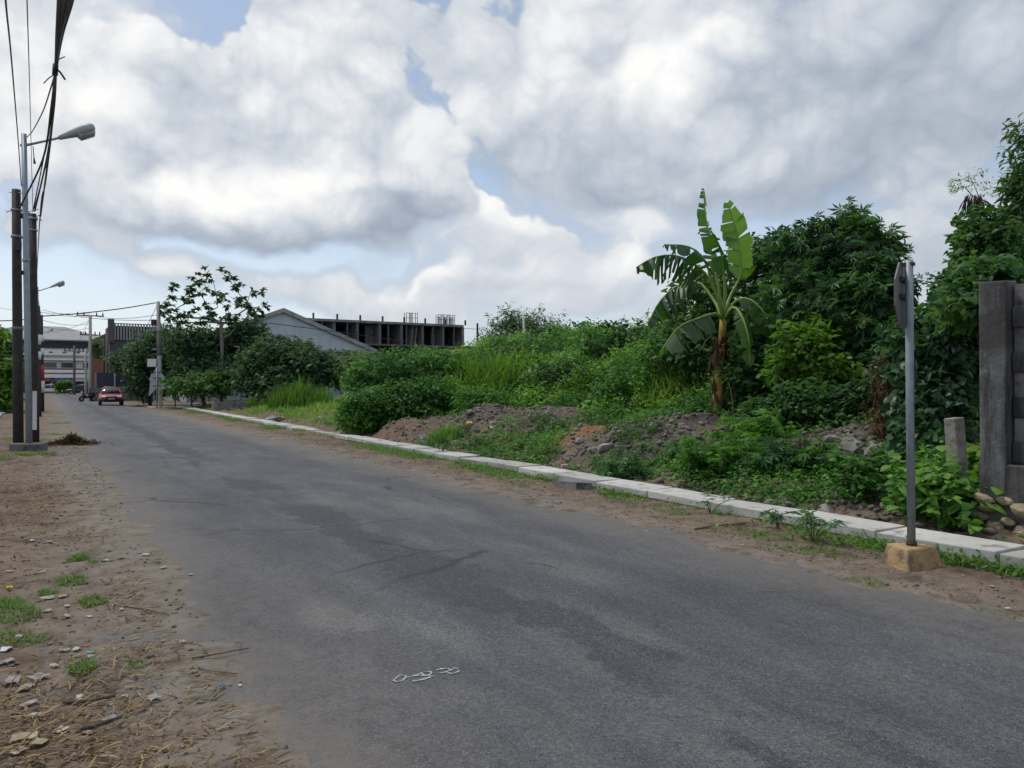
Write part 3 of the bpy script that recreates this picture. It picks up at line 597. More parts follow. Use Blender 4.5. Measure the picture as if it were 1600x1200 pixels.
p = np.stack([x, y, H(u, v) + .02], -1); ax = np.stack([rng.normal(0, .8, len(u)), rng.normal(0, .8, len(u)), .4 + rng.random(len(u)) * .5], -1)
L.sprigs(p, ax, 7, .065, .22, 'ovate', .4 + .5 * fbm(u * 1.5, v * 1.5, 2), .18, .8, .3)
o = L.build('creeping_weeds', M['leaf_vine']); props(o, 'low green creeping weeds spread over the rubble', 'weeds', kind='stuff')
# verge weeds along the slabs
L = Leaves(); n = 22000
v = 2 + 56 * rng.random(n) ** 1.3; u = kerb_u(v) - .02 - np.abs(rng.normal(0, .36, n)); dn = fbm(v * .55, u * .8, 3) + .35 * ss(.5, 0, kerb_u(v) - u)
k_ = dn + .12 * rng.normal(0, 1, n) > .12; u, v = u[k_], v[k_]; x, y = u * CT - v * ST, u * ST + v * CT
hh = .03 + .06 * rng.random(len(u))
L.blades(np.stack([x, y, H(u, v) - .005], -1), hh, np.full(len(u), .006), .5 + rng.random(len(u)), (.4 + .25 * rng.normal(0, 1, len(u))).clip(0, 1), 3)
k2 = rng.random(len(u)) < .3; p = np.stack([x, y, H(u, v) + .01], -1)[k2]
L.sprigs(p, np.stack([rng.normal(0, 1, len(p)), rng.normal(0, 1, len(p)), .5 * np.ones(len(p))], -1), 5, .045, .12, 'ovate', np.full(len(p), .35), .2, .9, .2)
o = L.build('verge_weeds', M['grass']); props(o, 'low weeds and grass growing along the road side of the drain slabs', 'weeds', kind='stuff')

# ------------------------------------------------------------------ banana plant
def banana():
    Y = 16.0; b = on_ground(1118, Y); b[2] -= .05
    root = empty('banana_plant', b, 0, 'tall banana plant with torn leaves and a yellow brown stem on the rubble', 'banana plant')
    def q(px, py, dy=0.0): return P(px, py, Y + dy) - b
    M['stem_y'] = pbr('banana_stem', (.36, .25, .06), .8, var=.45, scale=4, bump=.4, stain=((.10, .07, .03), 3.0, .56))
    M['stem_g'] = pbr('banana_petiole', (.22, .33, .08), .6, var=.2, scale=5)
    s = MB(); s.tube([q(1118, 672), q(1120, 640), q(1123, 600), q(1126, 560), q(1129, 520), q(1130, 498)], [.135, .115, .10, .09, .08, .07], 12); s.build('pseudostem', M['stem_y'], root, True)
    # hanging dead leaf skirt
    L = Leaves(); n = 70; a = rng.random(n) * 6.283; hz = rng.random(n)
    c = q(1126, 552)[None] + np.stack([.15 * np.cos(a), .15 * np.sin(a), (hz - .3) * .6], -1)
    tan = np.stack([.5 * np.cos(a), .5 * np.sin(a), -1.2 + 0 * a], -1) + rng.normal(0, .25, (n, 3)); nr = np.stack([np.cos(a), np.sin(a), .2 + 0 * a], -1) + rng.normal(0, .4, (n, 3))
    L.add(*leaf_arrays(c, nr, tan, .2 + .3 * rng.random(n), rng.random(n) * .45, 'lance')); n = 45; a = rng.random(n) * 6.283; hz = rng.random(n)
    c = q(1121, 655)[None] + np.stack([.125 * np.cos(a), .125 * np.sin(a), hz * 1.2], -1); tan = np.stack([.12 * np.cos(a), .12 * np.sin(a), -1 + 0 * a], -1) + rng.normal(0, .12, (n, 3))
    L.add(*leaf_arrays(c, np.stack([np.cos(a), np.sin(a), 0 * a], -1) + rng.normal(0, .25, (n, 3)), tan, .15 + .3 * rng.random(n), rng.random(n) * .9, 'lance')); L.build('dead_leaf_skirt', M['deadvine'], root)
    def leaf(pts, wmax, tear, tint, roll=0.0, nseg=34, pet=.18, droop=.25, face=None):
        # Catmull curve
        P_ = [np.array(p, float) for p in pts]; P_ = [2 * P_[0] - P_[1]] + P_ + [2 * P_[-1] - P_[-2]]; C = []
        for i in range(1, len(P_) - 2):
            for t in np.linspace(0, 1, 14, endpoint=False):
                a, b_, c_, d_ = P_[i - 1:i + 3]; C.append(.5 * ((2 * b_) + (c_ - a) * t + (2 * a - 5 * b_ + 4 * c_ - d_) * t * t + (3 * b_ - a - 3 * c_ + d_) * t ** 3))
        C.append(P_[-2]); C = np.array(C); dl = np.r_[0, np.cumsum(np.linalg.norm(np.diff(C, axis=0), axis=1))]; dl /= dl[-1]
        at = lambda t: np.array([np.interp(t, dl, C[:, k]) for k in range(3)])
        lf = empty('leaf', (0, 0, 0)); lf.parent = root
        rb = MB(); tt = np.linspace(0, 1, 14); rb.tube([at(t) for t in tt], [.035 * (1 - .85 * t) + .004 for t in tt], 6); rb.build('midrib', M['stem_g'], lf, True)
        V = []; Fs = []; T = []
        for side in (-1, 1):
            t = pet
            while t < .985:
                dt = random.uniform(.014, .034) if random.random() < tear else random.uniform(.09, .2)
                t1 = min(1.0, t + dt); dr = random.uniform(-.1, .25) + droop * (2.2 * random.random() if dt < .06 else .7); sw = random.uniform(-.15, .3)
                if random.random() < tear * .25: t = t1; continue
                ns = max(2, int(dt / .02) + 1); rows = []
                for ti in np.linspace(t, t1 - .003, ns):
                    p = at(ti); tg = at(min(1, ti + .02)) - at(max(0, ti - .02)); tg /= np.linalg.norm(tg)
                    s0 = np.cross(tg, np.array(face if face is not None else (0, 0, 1.0))); s0 /= max(1e-6, np.linalg.norm(s0)); nn = np.cross(s0, tg)
                    x = (ti - pet) / (1 - pet); wd = wmax * min(1, (x / .13) ** .6) * (1 - max(0, x - .72) / .28 * .75 if x > .72 else 1) * random.uniform(.93, 1.05)
                    row = []
                    for k in range(4):
                        w_ = wd * k / 3; row.append(p + s0 * side * w_ * math.cos(dr) + nn * (.10 * w_ - w_ * math.sin(dr) - .5 * droop * w_ * w_ / max(wmax, .1)) + tg * (w_ * (.25 + sw)) + np.array([0, 0, -.25 * droop * w_]))
                    rows.append(row)
                b0 = len(V); tin = min(1, max(0, tint + random.gauss(0, .1)))
                for r_ in rows: V += r_; T += [min(1, max(0, tin + random.gauss(0, .09)))] * 4
                for i in range(ns - 1):
                    for k in range(3): Fs.append((b0 + i * 4 + k, b0 + i * 4 + k + 1, b0 + (i + 1) * 4 + k + 1, b0 + (i + 1) * 4 + k))
                t = t1
        bl = link(bpy.data.objects.new('blade', np_mesh('blade', np.array(V), np.array(Fs), M['banana'], True, {'tint': T})), lf)
    cr = q(1130, 500)
    leaf([cr, q(1140, 465, .1), q(1158, 425, .2), q(1153, 370, .2), q(1137, 316, .1)], .33, .10, .95, pet=.36, droop=.10, face=(.25, -1, .1))          # broad upright paddle, tint raised for its backlit glow
    leaf([cr, q(1124, 455), q(1112, 395, .1), q(1103, 340, .1), q(1099, 294, .1)], .17, .9, .6, pet=.36, droop=.35, face=(.5, -1, .1))                # narrow torn spear
    leaf([cr, q(1120, 462, -.1), q(1100, 425, -.2), q(1060, 400, -.4), q(1022, 402, -.5), q(994, 418, -.5)], .36, .97, .1, pet=.34, droop=.9)         # left arching, tint lowered to read as a backlit silhouette
    leaf([cr, q(1116, 470, .3), q(1090, 440, .6), q(1058, 447, .8), q(1030, 472, .9), q(1012, 507, .9)], .36, .97, .05, pet=.34, droop=.9)                # left drooping, its backlit darkness put into the tint
    leaf([cr, q(1118, 455, -.3), q(1100, 405, -.6), q(1075, 385, -.8), q(1038, 382, -1.0)], .24, .9, .12, pet=.45, droop=.7)  # upper left leaf, also tinted dark as if against the light
    leaf([cr, q(1118, 490, -.2), q(1090, 498, -.5), q(1060, 512, -.7), q(1030, 552, -.8)], .36, .8, .3, pet=.2, droop=.7)                            # lower left
    leaf([cr, q(1150, 470, -.2), q(1172, 468, -.4), q(1196, 492, -.6), q(1208, 530, -.7)], .30, .6, .4, pet=.3, droop=.6)                             # right drooping
    leaf([cr, q(1146, 480, -.4), q(1160, 496, -.8), q(1170, 530, -1.0), q(1172, 572, -1.0)], .17, .3, .6, pet=.35, droop=.4)
    leaf([cr, q(1133, 450, -.2), q(1128, 400, -.4), q(1112, 362, -.6), q(1092, 360, -.8)], .20, .85, .35, pet=.4, droop=.6)
banana()
# ------------------------------------------------------------------ thicket on the right of the lot
def bl_(lst): return [(*PB(px, py, Y, rx, rz, ry), n) for px, py, Y, rx, rz, ry, n in lst]
shrub('broadleaf_tree', 'dense dark leafy tree close behind the banana plant', 'tree', on_ground(1150, 19.5),
      bl_([(1090, 485, 19.5, 42, 55, 60, 260), (1065, 545, 19.5, 40, 40, 60, 180), (1200, 425, 19.5, 60, 50, 80, 230), (1160, 470, 20, 70, 70, 80, 230), (1130, 560, 19, 80, 60, 60, 420), (1240, 400, 19, 55, 32, 60, 320), (1215, 520, 18.5, 60, 60, 60, 380)]),
      M['leaf_dark'], 'ovate', .15, .5, 10, 4, parts=('crown', 'trunk'), r0=.12, tint=.42)
shrub('cassava_tree', 'tall bushy tree with starry finger leaves left of the grey sign post', 'tree', on_ground(1320, 14.8),
      bl_([(1330, 415, 15, 44, 40, 50, 150), (1285, 445, 15.2, 60, 42, 60, 150), (1362, 455, 14.6, 40, 42, 50, 170), (1335, 490, 14.6, 75, 60, 70, 270), (1250, 500, 15.4, 55, 55, 60, 170), (1380, 530, 14.2, 38, 56, 45, 220)]),
      M['leaf_glossy'], 'palm', .16, .5, 8, 5, parts=('crown', 'trunk'), r0=.09, tint=.45, lump=.6)
shrub('finger_leaf_shoot', 'topmost starry leafed shoots standing above the cassava tree crown', 'shrub', on_ground(1330, 15.3),
      bl_([(1325, 352, 15.3, 30, 26, 30, 26), (1358, 372, 15.1, 30, 26, 30, 26), (1388, 392, 15.0, 22, 18, 20, 14), (1283, 378, 15.3, 34, 16, 30, 22), (1335, 385, 15.2, 46, 26, 30, 40), (1240, 392, 15.5, 24, 14, 20, 14)]), M['leaf_glossy'], 'palm', .18, .42, 8, 6, r0=.05, tint=.5, inner=.1)
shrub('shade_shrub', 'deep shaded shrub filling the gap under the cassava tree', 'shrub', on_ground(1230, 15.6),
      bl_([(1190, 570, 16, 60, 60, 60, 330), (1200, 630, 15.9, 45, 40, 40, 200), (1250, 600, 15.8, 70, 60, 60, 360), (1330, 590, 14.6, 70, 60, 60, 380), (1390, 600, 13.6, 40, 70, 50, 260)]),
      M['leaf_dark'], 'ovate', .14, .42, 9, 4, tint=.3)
shrub('light_green_bush', 'yellow green broad leafed bush in the middle of the dark thicket', 'shrub', on_ground(1265, 13.8),
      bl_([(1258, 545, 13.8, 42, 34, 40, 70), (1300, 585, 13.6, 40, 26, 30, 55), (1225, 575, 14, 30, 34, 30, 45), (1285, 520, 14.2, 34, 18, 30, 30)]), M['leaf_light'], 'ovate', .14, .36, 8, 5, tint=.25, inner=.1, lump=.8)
shrub('low_dark_bush', 'low dark bush behind the rubble bank between banana plant and sign post', 'shrub', on_ground(1300, 13),
      bl_([(1270, 640, 13.2, 60, 34, 40, 220), (1345, 640, 12.6, 40, 30, 30, 150), (1200, 655, 13.8, 34, 24, 30, 100)]), M['leaf_dark'], 'ovate', .12, .34, 9, 4, tint=.45)
shrub('vine_column', 'column of heart shaped vine leaves just right of the grey sign post', 'shrub', on_ground(1455, 10.8),
      bl_([(1440, 530, 11, 34, 34, 40, 150), (1452, 575, 10.8, 44, 50, 45, 240), (1456, 640, 10.6, 46, 60, 45, 260), (1445, 695, 10.4, 42, 40, 40, 170), (1418, 570, 11.4, 34, 60, 40, 170)]),
      M['leaf_glossy'], 'heart', .105, .32, 9, 5, tint=.5, droop=.9, up=.35)
shrub('vine_draped_tree', 'vine draped tree leaning over the top of the old concrete wall', 'tree', on_ground(1575, 11.8),
      bl_([(1540, 400, 11.6, 38, 50, 45, 230), (1538, 362, 11.8, 32, 30, 35, 110), (1530, 452, 11.0, 46, 38, 50, 230), (1548, 462, 10.0, 52, 40, 60, 280), (1492, 492, 10.8, 36, 26, 40, 120), (1515, 490, 10.0, 44, 26, 50, 150), (1548, 450, 8.9, 40, 22, 40, 120), (1518, 484, 8.9, 30, 20, 40, 70)]),
      M['leaf_dark'], 'heart', .088, .32, 9, 5, parts=('crown', 'trunk'), r0=.11, tint=.45, droop=.6, up=.5)
shrub('edge_tree', 'tall narrow leafed tree rising behind the old concrete wall', 'tree', on_ground(1640, 12.6),
      bl_([(1618, 270, 12.6, 30, 34, 40, 80), (1622, 330, 12.6, 42, 50, 45, 230), (1618, 400, 12.4, 40, 55, 45, 230), (1612, 215, 12.8, 24, 22, 20, 26), (1655, 300, 12.8, 55, 90, 60, 240), (1655, 450, 12.8, 65, 85, 60, 260)]),
      M['leaf_dark'], 'lance', .15, .4, 12, 5, parts=('crown', 'trunk'), r0=.12, tint=.5)
shrub('backdrop_shrub', 'shade darkened shrub mass standing behind the vine column', 'shrub', on_ground(1500, 14.5),
      bl_([(1430, 570, 15, 70, 70, 60, 300), (1510, 570, 14, 80, 80, 60, 420), (1590, 570, 13.6, 90, 100, 60, 420), (1515, 670, 13.4, 80, 60, 50, 300), (1440, 660, 14, 70, 60, 50, 220)]), M['leaf_dark'], 'ovate', .17, .45, 9, 3, tint=.12)  # low leaf tint carries the deep shade of the recess
# rear filler: further trees behind the thicket so the sky is closed off low down
shrub('rear_tree', 'dim leafy tree standing behind the banana plant and cassava tree', 'tree', on_ground(1200, 25),
      bl_([(1120, 560, 25, 60, 40, 60, 160), (1200, 570, 24, 70, 50, 60, 200), (1300, 570, 22, 80, 50, 60, 220), (1400, 570, 20, 60, 50, 60, 200), (1240, 620, 21, 120, 50, 60, 340)]), M['leaf_dark'], 'ovate', .2, .6, 9, 3, parts=('crown', 'trunk'), r0=.14, tint=.3)

# pods hanging on the top branch of the edge tree
mb = MB(); b = P(1520, 322, 12); M['pod'] = pbr('dry_pod', (.055, .032, .03), .8, var=.3)
root = empty('seed_pod_bunch', b + np.array([0, 0, .14]), 0, 'bunch of dark dry seed pods on a feathery branch above the vine draped tree', 'seed pods')
for k in range(46):
    a = random.uniform(0, 6.28); r = random.uniform(.02, .2); t0 = Vector((r * .6 * math.cos(a), r * .5 * math.sin(a), random.uniform(-.05, .06)))
    pd = MB(); le = random.uniform(.16, .3); out = Vector((math.cos(a), math.sin(a), 0)) * random.uniform(.0, .1)
    pd.tube([t0, t0 + out * .6 + Vector((0, 0, -le * .5)), t0 + out + Vector((0, 0, -le))], [.006, .012, .004], 4); pd.build('pod', M['pod'], root)
mb.tube([(0, 0, .02), (.25, .05, -.06), (.62, .1, -.32), (1.0, .15, -.6)], [.008, .014, .02, .03], 6)
mb.tube([(0, 0, .02), (-.12, 0, .16), (-.24, 0, .2)], [.008, .006, .003], 5); mb.tube([(.1, 0, 0), (.02, 0, .2), (-.05, 0, .32)], [.006, .005, .003], 5); mb.build('branch', M['bark'], root)
L = Leaves(); cc = np.array([(-.12, 0, .17), (-.24, 0, .2), (-.05, 0, .3), (0, 0, .22), (.25, .05, .1), (-.16, 0, .24), (.35, .05, .06), (-.3, 0, .1)])
L.sprigs(np.repeat(cc, 3, 0), dir3(24) + np.array([0, 0, .2]), 14, .06, .26, 'lance', np.full(24, .6)); L.build('leaflet', M['leaf_light'], root)['kind'] = 'stuff'

# dead brown vine curtain behind the sign post
L = Leaves(); n = 3600; c0 = P(1402, 590, 11.2)
hz = rng.random(n); p = np.stack([c0[0] + rng.normal(0, .13, n) * (1 + .5 * hz), c0[1] + rng.normal(0, .14, n), c0[2] + .35 - hz * 1.35], -1)
tan = np.stack([rng.normal(0, .4, n), rng.normal(0, .4, n), -np.ones(n)], -1); L.add(*leaf_arrays(p, rng.normal(0, 1, (n, 3)), tan, .05 + .12 * rng.random(n), rng.random(n), 'lance'))
o = L.build('dead_vine_curtain', M['deadvine']); props(o, 'curtain of dead brown vines hanging just behind the grey sign post', 'dead vines')

# low plants on the bank close to the drain
def low_plant(px, Y, w_, h, n, mat, kind, size, label, tint=.45, name='bank_plant', nper=7, droop=.3, up=.9):
    w = w_ * .72; b = on_ground(px, Y); k = [((b[0] + rng.normal(0, w * .35), b[1] + rng.normal(0, w * .25), b[2] + h * .35), (w * .7, w * .6, h * .6), n // 3) for _ in range(3)]
    return shrub(name, label, 'plant', b, k, mat, kind, size, size * 2.6, nper, 4, r0=.012, tint=tint, inner=.15, up=up, droop=droop, lump=.8)
low_plant(1150, 11.6, .9, .42, 110, M['leaf_vine'], 'palm', .12, 'spreading starry leafed plant on the bank behind the slabs', .32)
low_plant(1090, 12.0, .55, .32, 50, M['leaf_vine'], 'palm', .11, 'small starry leafed plant next to the bare grey bank', .4)
low_plant(1205, 12.6, .9, .45, 110, M['leaf_vine'], 'palm', .12, 'starry leafed plant higher up the bank', .5)
low_plant(1230, 11.2, .55, .4, 60, M['leaf_glossy'], 'palm', .12, 'dark starry leafed plant half way up the bank', .5)
low_plant(975, 12.9, .55, .35, 60, M['leaf_glossy'], 'palm', .11, 'bluish starry leafed plant behind the slabs under the grey heap', .7)
low_plant(1060, 13.4, .55, .3, 60, M['leaf_glossy'], 'palm', .11, 'bluish starry leafed plant in the middle of the rubble', .7)
low_plant(1345, 9.7, .6, .6, 130, M['leaf_vine'], 'ovate', .10, 'bushy weed left of the grey sign post', .42)
low_plant(1290, 10.6, .35, .4, 40, M['leaf_vine'], 'palm', .11, 'thin weed on the rubble left of the bushy weed', .35)
low_plant(1468, 8.55, .85, .55, 200, M['leaf_vine'], 'heart', .10, 'bright broad leafed bush behind the slabs beside the short concrete post', .62, droop=.6)
low_plant(1428, 9.0, .4, .45, 80, M['leaf_vine'], 'heart', .10, 'leafy creeper at the foot of the bank behind the sign post', .5, droop=.6)
low_plant(1440, 9.6, .6, .5, 130, M['leaf_vine'], 'ovate', .10, 'leafy weeds in front of the vine column', .5)
low_plant(1530, 8.9, .3, .7, 70, M['leaf_light'], 'heart', .10, 'pale leafy creeper between the short concrete post and the wall pillar', .4)
def seedling(px, py_base, Y, h, n, size, label):
    b = on_ground(px, Y); root = empty('seedling', b, 0, label, 'seedling'); mb = MB(); L = Leaves(); cs = []
    for k in range(n):
        e = np.array([rng.normal(0, .1), rng.normal(0, .1), h * (.6 + .5 * rng.random())]); mb.tube([(0, 0, -.02), e * .5 + np.array([0, 0, .03]), e], [.006, .005, .003], 5); cs.append(e)
    mb.build('stem', M['bark'], root); cs = np.array(cs); L.sprigs(cs + 0, rng.normal(0, .6, (n, 3)) + np.array([0, 0, .4]), 4, size, .12, 'palm', np.full(n, .6), .1, 1.0, .15); L.build('foliage', M['leaf_glossy'], root)
seedling(1270, 830, 7.75, .24, 5, .11, 'young starry leafed seedling in front of the slabs left of the sign footing')
seedling(1215, 800, 8.5, .22, 4, .1, 'little seedling leaning on the slab edge')
seedling(1110, 790, 9.6, .16, 3, .07, 'tiny seedling at a slab joint')
L = Leaves(); n = 1500; u, v = scatter_uv(n, 11.4, 18, 10, 33); x, y = u * CT - v * ST, u * ST + v * CT; k_ = (fbm(u * .6 + 20, v * .6, 3) > .1); u, v, x, y = u[k_], v[k_], x[k_], y[k_]; n = len(u)
L.blades(np.stack([x, y, H(u, v) + .15], -1), .5 + .9 * rng.random(n), np.full(n, .005), .3 + 1.1 * rng.random(n), rng.random(n), 4)
o = L.build('dry_stalks', M['dry']); props(o, 'dry straw coloured stalks poking out of the vine mound', 'stalks', kind='stuff')
seedling(690, 730, 17.2, .35, 6, .16, 'bushy seedling on the verge before the brown soil')
# ------------------------------------------------------------------ trees left and far
def far_tree(name, label, px, Y, blist, mat='leaf_far', kind='ovate', size=.3, length=.9, tint=.45, r0=.16, nper=9, group=None, cat='tree', **kw):
    return shrub(name, label, cat, on_ground(px, Y), bl_(blist), M[mat], kind, size, length, nper, 3, group, r0, tint, parts=('crown', 'trunk'), **kw)
# open tree with leaf rosettes
cl = [(460,105),(570,110),(515,160),(390,170),(440,175),(620,155),(665,165),(250,230),(340,235),(720,205),(800,245),(890,265),(210,300),(300,310),(420,260),(540,260),(590,280),(690,240),(360,300),(770,330),(700,320),(640,290),(885,370),(840,380),(190,355),(250,380),(330,340),(470,340),(400,400),(490,400),(560,330),(780,370),(620,370),(810,425),(690,430),(270,430),(340,440),(220,440),(170,390),(450,450),(520,450),(640,420),(870,450),(890,515),(300,480),(250,490),(390,480),(560,480),(640,480),(700,500),(760,480),(480,440),(660,460),(720,340),(740,310),(500,430),(350,250),(470,230),(400,200)]
b = on_ground(346, 55); root = empty('open_crown_tree', b, 0, 'tall open tree with leaf rosettes on bare branches beside the utility pole', 'tree'); L = Leaves(); nodes = []
for zx, zy in cl:
    c = P(220 + zx * .2166, 400 + zy * .2166, 55 + random.uniform(-1.8, 1.8)); nodes.append(c - b)
    m = random.randint(2, 3)
    for _ in range(m):
        cc = c + rng.normal(0, .16, 3); n = random.randint(9, 13); a = rng.random(n) * 6.283
        tan = np.stack([np.cos(a), np.sin(a), rng.normal(-.25, .4, n)], -1); nr = np.array([0, 0, 1.0]) + rng.normal(0, .45, (n, 3))
        L.add(*leaf_arrays(np.repeat(cc[None], n, 0), nr, tan, .30 + .18 * rng.random(n), (.5 + .3 * rng.normal(0, 1, n)).clip(0, 1), 'ovate'))
L.build('crown', M['leaf_far'], root, b)
trunk = [P(345, 590, 55) - b, P(347, 560, 55) - b, P(346, 530, 55) - b, P(345, 505, 55) - b, P(340, 480, 55) - b, P(335, 455, 55) - b]
grow(MB(), (0, 0, -.2), trunk + nodes, .15, .014, 5, .05).build('trunk', M['bark_pale'], root, True)

DG = 'dark roadside trees beyond the lot'
far_tree('roadside_tree', 'dark spreading tree enclosing the warning sign and utility pole', 235, 60, [(245, 562, 60, 40, 38, 50, 480), (208, 566, 61, 26, 14, 30, 150), (258, 585, 59, 40, 40, 40, 380), (236, 600, 60, 30, 28, 40, 220), (265, 540, 60, 32, 26, 30, 240)], group=DG, tint=.36)
far_tree('roadside_tree', 'dark rounded tree at the foot of the open crown tree', 320, 57, [(310, 545, 57, 45, 30, 40, 420), (350, 555, 57, 45, 35, 40, 420), (310, 590, 56, 45, 30, 40, 320), (375, 590, 55, 45, 30, 40, 300), (390, 530, 57, 30, 26, 30, 220)], group=DG, tint=.4)
far_tree('roadside_tree', 'dark spreading tree in front of the grey gabled warehouse', 450, 50, [(440, 560, 50, 55, 26, 40, 420), (470, 580, 49, 42, 32, 40, 360), (420, 590, 50, 50, 34, 40, 360), (495, 575, 50, 26, 22, 30, 180), (445, 605, 49, 45, 22, 40, 200)], group=DG, tint=.46)
far_tree('low_bush', 'low leafy bush at the foot of the utility pole trees', 300, 52, [(300, 606, 52, 34, 14, 30, 160), (335, 600, 53, 26, 14, 30, 120)], 'leaf_dark', size=.26, tint=.7, cat='bush', r0=.06)
far_tree('feathery_bush', 'light feathery bush between the warehouse and the vine clump', 590, 52, [(560, 580, 52, 48, 24, 40, 340), (620, 588, 53, 60, 20, 40, 360), (670, 592, 54, 40, 14, 30, 200), (530, 590, 50, 34, 22, 30, 200)], 'leaf_far', size=.26, tint=.75, cat='bush', r0=.07)
far_tree('roof_side_bush', 'bush covering the ground floor of the unfinished concrete building', 720, 60, [(660, 596, 60, 40, 12, 30, 160), (748, 588, 60, 26, 16, 30, 130)], size=.3, tint=.6, cat='bush', r0=.07)
far_tree('acacia_tree', 'feathery dark tree rising just right of the unfinished building', 800, 62, [(795, 520, 62, 36, 26, 30, 200), (840, 522, 62, 44, 26, 30, 220), (772, 545, 61, 34, 24, 30, 140), (798, 500, 62, 24, 18, 15, 50), (860, 540, 60, 50, 24, 30, 180), (838, 505, 62, 22, 16, 15, 40)], kind='lance', size=.36, tint=.6, inner=.1, lump=.7)
far_tree('horizon_tree', 'low dark tree crown behind the vine mound left of the bare antenna pole', 900, 55, [(890, 535, 55, 36, 16, 30, 160), (930, 533, 55, 30, 18, 30, 140), (960, 540, 55, 36, 18, 30, 150)], tint=.45)
far_tree('horizon_tree', 'sparse dark tree crown behind the vine mound beside the banana plant', 1000, 48, [(985, 530, 48, 16, 14, 20, 30), (1000, 518, 48, 12, 8, 12, 16), (1010, 545, 48, 34, 16, 20, 110), (1050, 548, 46, 30, 14, 20, 100)], kind='lance', size=.34, tint=.4)
far_tree('left_shrub', 'broad leafed green shrub left of the dark utility poles', -15, 44, [(-20, 565, 44, 34, 40, 40, 320), (-5, 590, 43, 22, 26, 30, 200), (-10, 630, 42, 26, 18, 30, 120), (-25, 540, 45, 34, 22, 30, 180)], 'leaf_light', 'lance', .5, .9, tint=.2, cat='shrub')
far_tree('street_bush', 'round green bush beside the white van at the crossing', 101, 138, [(101, 604, 138, 11, 8, 11, 90)], 'leaf_light', size=.5, length=.8, tint=.3, cat='bush', r0=.05)
far_tree('street_tree', 'dull yellowish tree in front of the brick house at the street end', 172, 108, [(170, 545, 108, 26, 14, 20, 160), (195, 548, 104, 26, 16, 20, 160)], tint=.8, size=.45)
# trees closing the horizon right and left of the built up part
for k, (px, py, Y, w_, h_) in enumerate([(870, 560, 90, 120, 22), (1010, 562, 80, 120, 20), (600, 588, 95, 100, 9)]):
    far_tree('distant_tree', ['distant dark tree row behind the antenna pole', 'distant dark tree row behind the banana plant', 'distant low trees before the unfinished building'][k], px, Y, [(px, py, Y, w_, h_, 30, 420)], size=.5, length=1.0, tint=.4)

# ------------------------------------------------------------------ poles, lamps, cables
def pole(name, label, cat, px_base, Y, px_top, py_top, r, mat, group=None, bands=(), sides=12, rt=None):
    b = on_ground(px_base, Y); t = P(px_top, py_top, Y); root = empty(name, b, 0, label, cat, group)
    mb = MB(); e = t - b; mb.tube([(0, 0, -.15), e * .33, e * .66, e], [r, r * .96, r * .9, rt or r * .82], sides); mb.build('shaft', M[mat], root, True)
    for h, hh, rr, mt in bands:
        m2 = MB(); c = e * (h / e[2]); m2.tube([c - np.array([0, 0, hh]), c + np.array([0, 0, hh])], rr, sides); m2.build('band', M[mt], root, True)
    return root, b, e
GP = 'dark utility poles by the street lamp'
r1, b1, e1 = pole('utility_pole', 'thick dark utility pole standing on the left of the grey street lamp', 'pole', 29, 18.8, 25, 296, .115, 'metal_dark', None, [(5.85, .025, .12, 'metal_grey'), (5.2, .03, .125, 'metal_grey'), (2.95, .04, .122, 'concrete_dark')])
mb = MB(); mb.tube([e1 + np.array([-.25, 0, -.55]), e1 + np.array([-.05, 0, -.5]), e1 + np.array([.25, -.1, -.35])], .012, 5); mb.tube([e1 + np.array([-.14, -.05, -.08]), e1 + np.array([.2, -.05, -.1])], .012, 5); mb.build('bracket', M['metal_grey'], r1)
mb = MB(); mb.box(e1 + np.array([.12, -.1, -1.4]), (.05, .05, .12)); mb.build('clamp', M['metal_dark'], r1)
r2, b2, e2 = pole('utility_pole', 'dark utility pole behind the grey street lamp with white numbered plates', 'pole', 55, 19.9, 51, 334, .10, 'metal_dark', None, [(5.9, .03, .11, 'metal_grey'), (5.6, .02, .108, 'metal_grey')])
mb = MB(); mb.tube([e2 + np.array([0, 0, -.1]), e2 + np.array([.2, -.05, -.05]), e2 + np.array([.28, -.1, -.2])], .012, 5); mb.tube([e2 + np.array([-.15, 0, .05]), e2 + np.array([.15, 0, .12])], .012, 5); mb.build('bracket', M['metal_grey'], r2)
mb = MB(); mb.box(e2 * .155 + np.array([.05, -.085, 0]), (.045, .02, .5)); mb.build('plate', M['white'], r2)
r3, b3, e3 = pole('utility_pole', 'thin dark utility pole squeezed between the street lamp and its neighbour', 'pole', 47, 21.5, 43, 332, .075, 'metal_dark', None, [(6.0, .03, .085, 'metal_grey')])
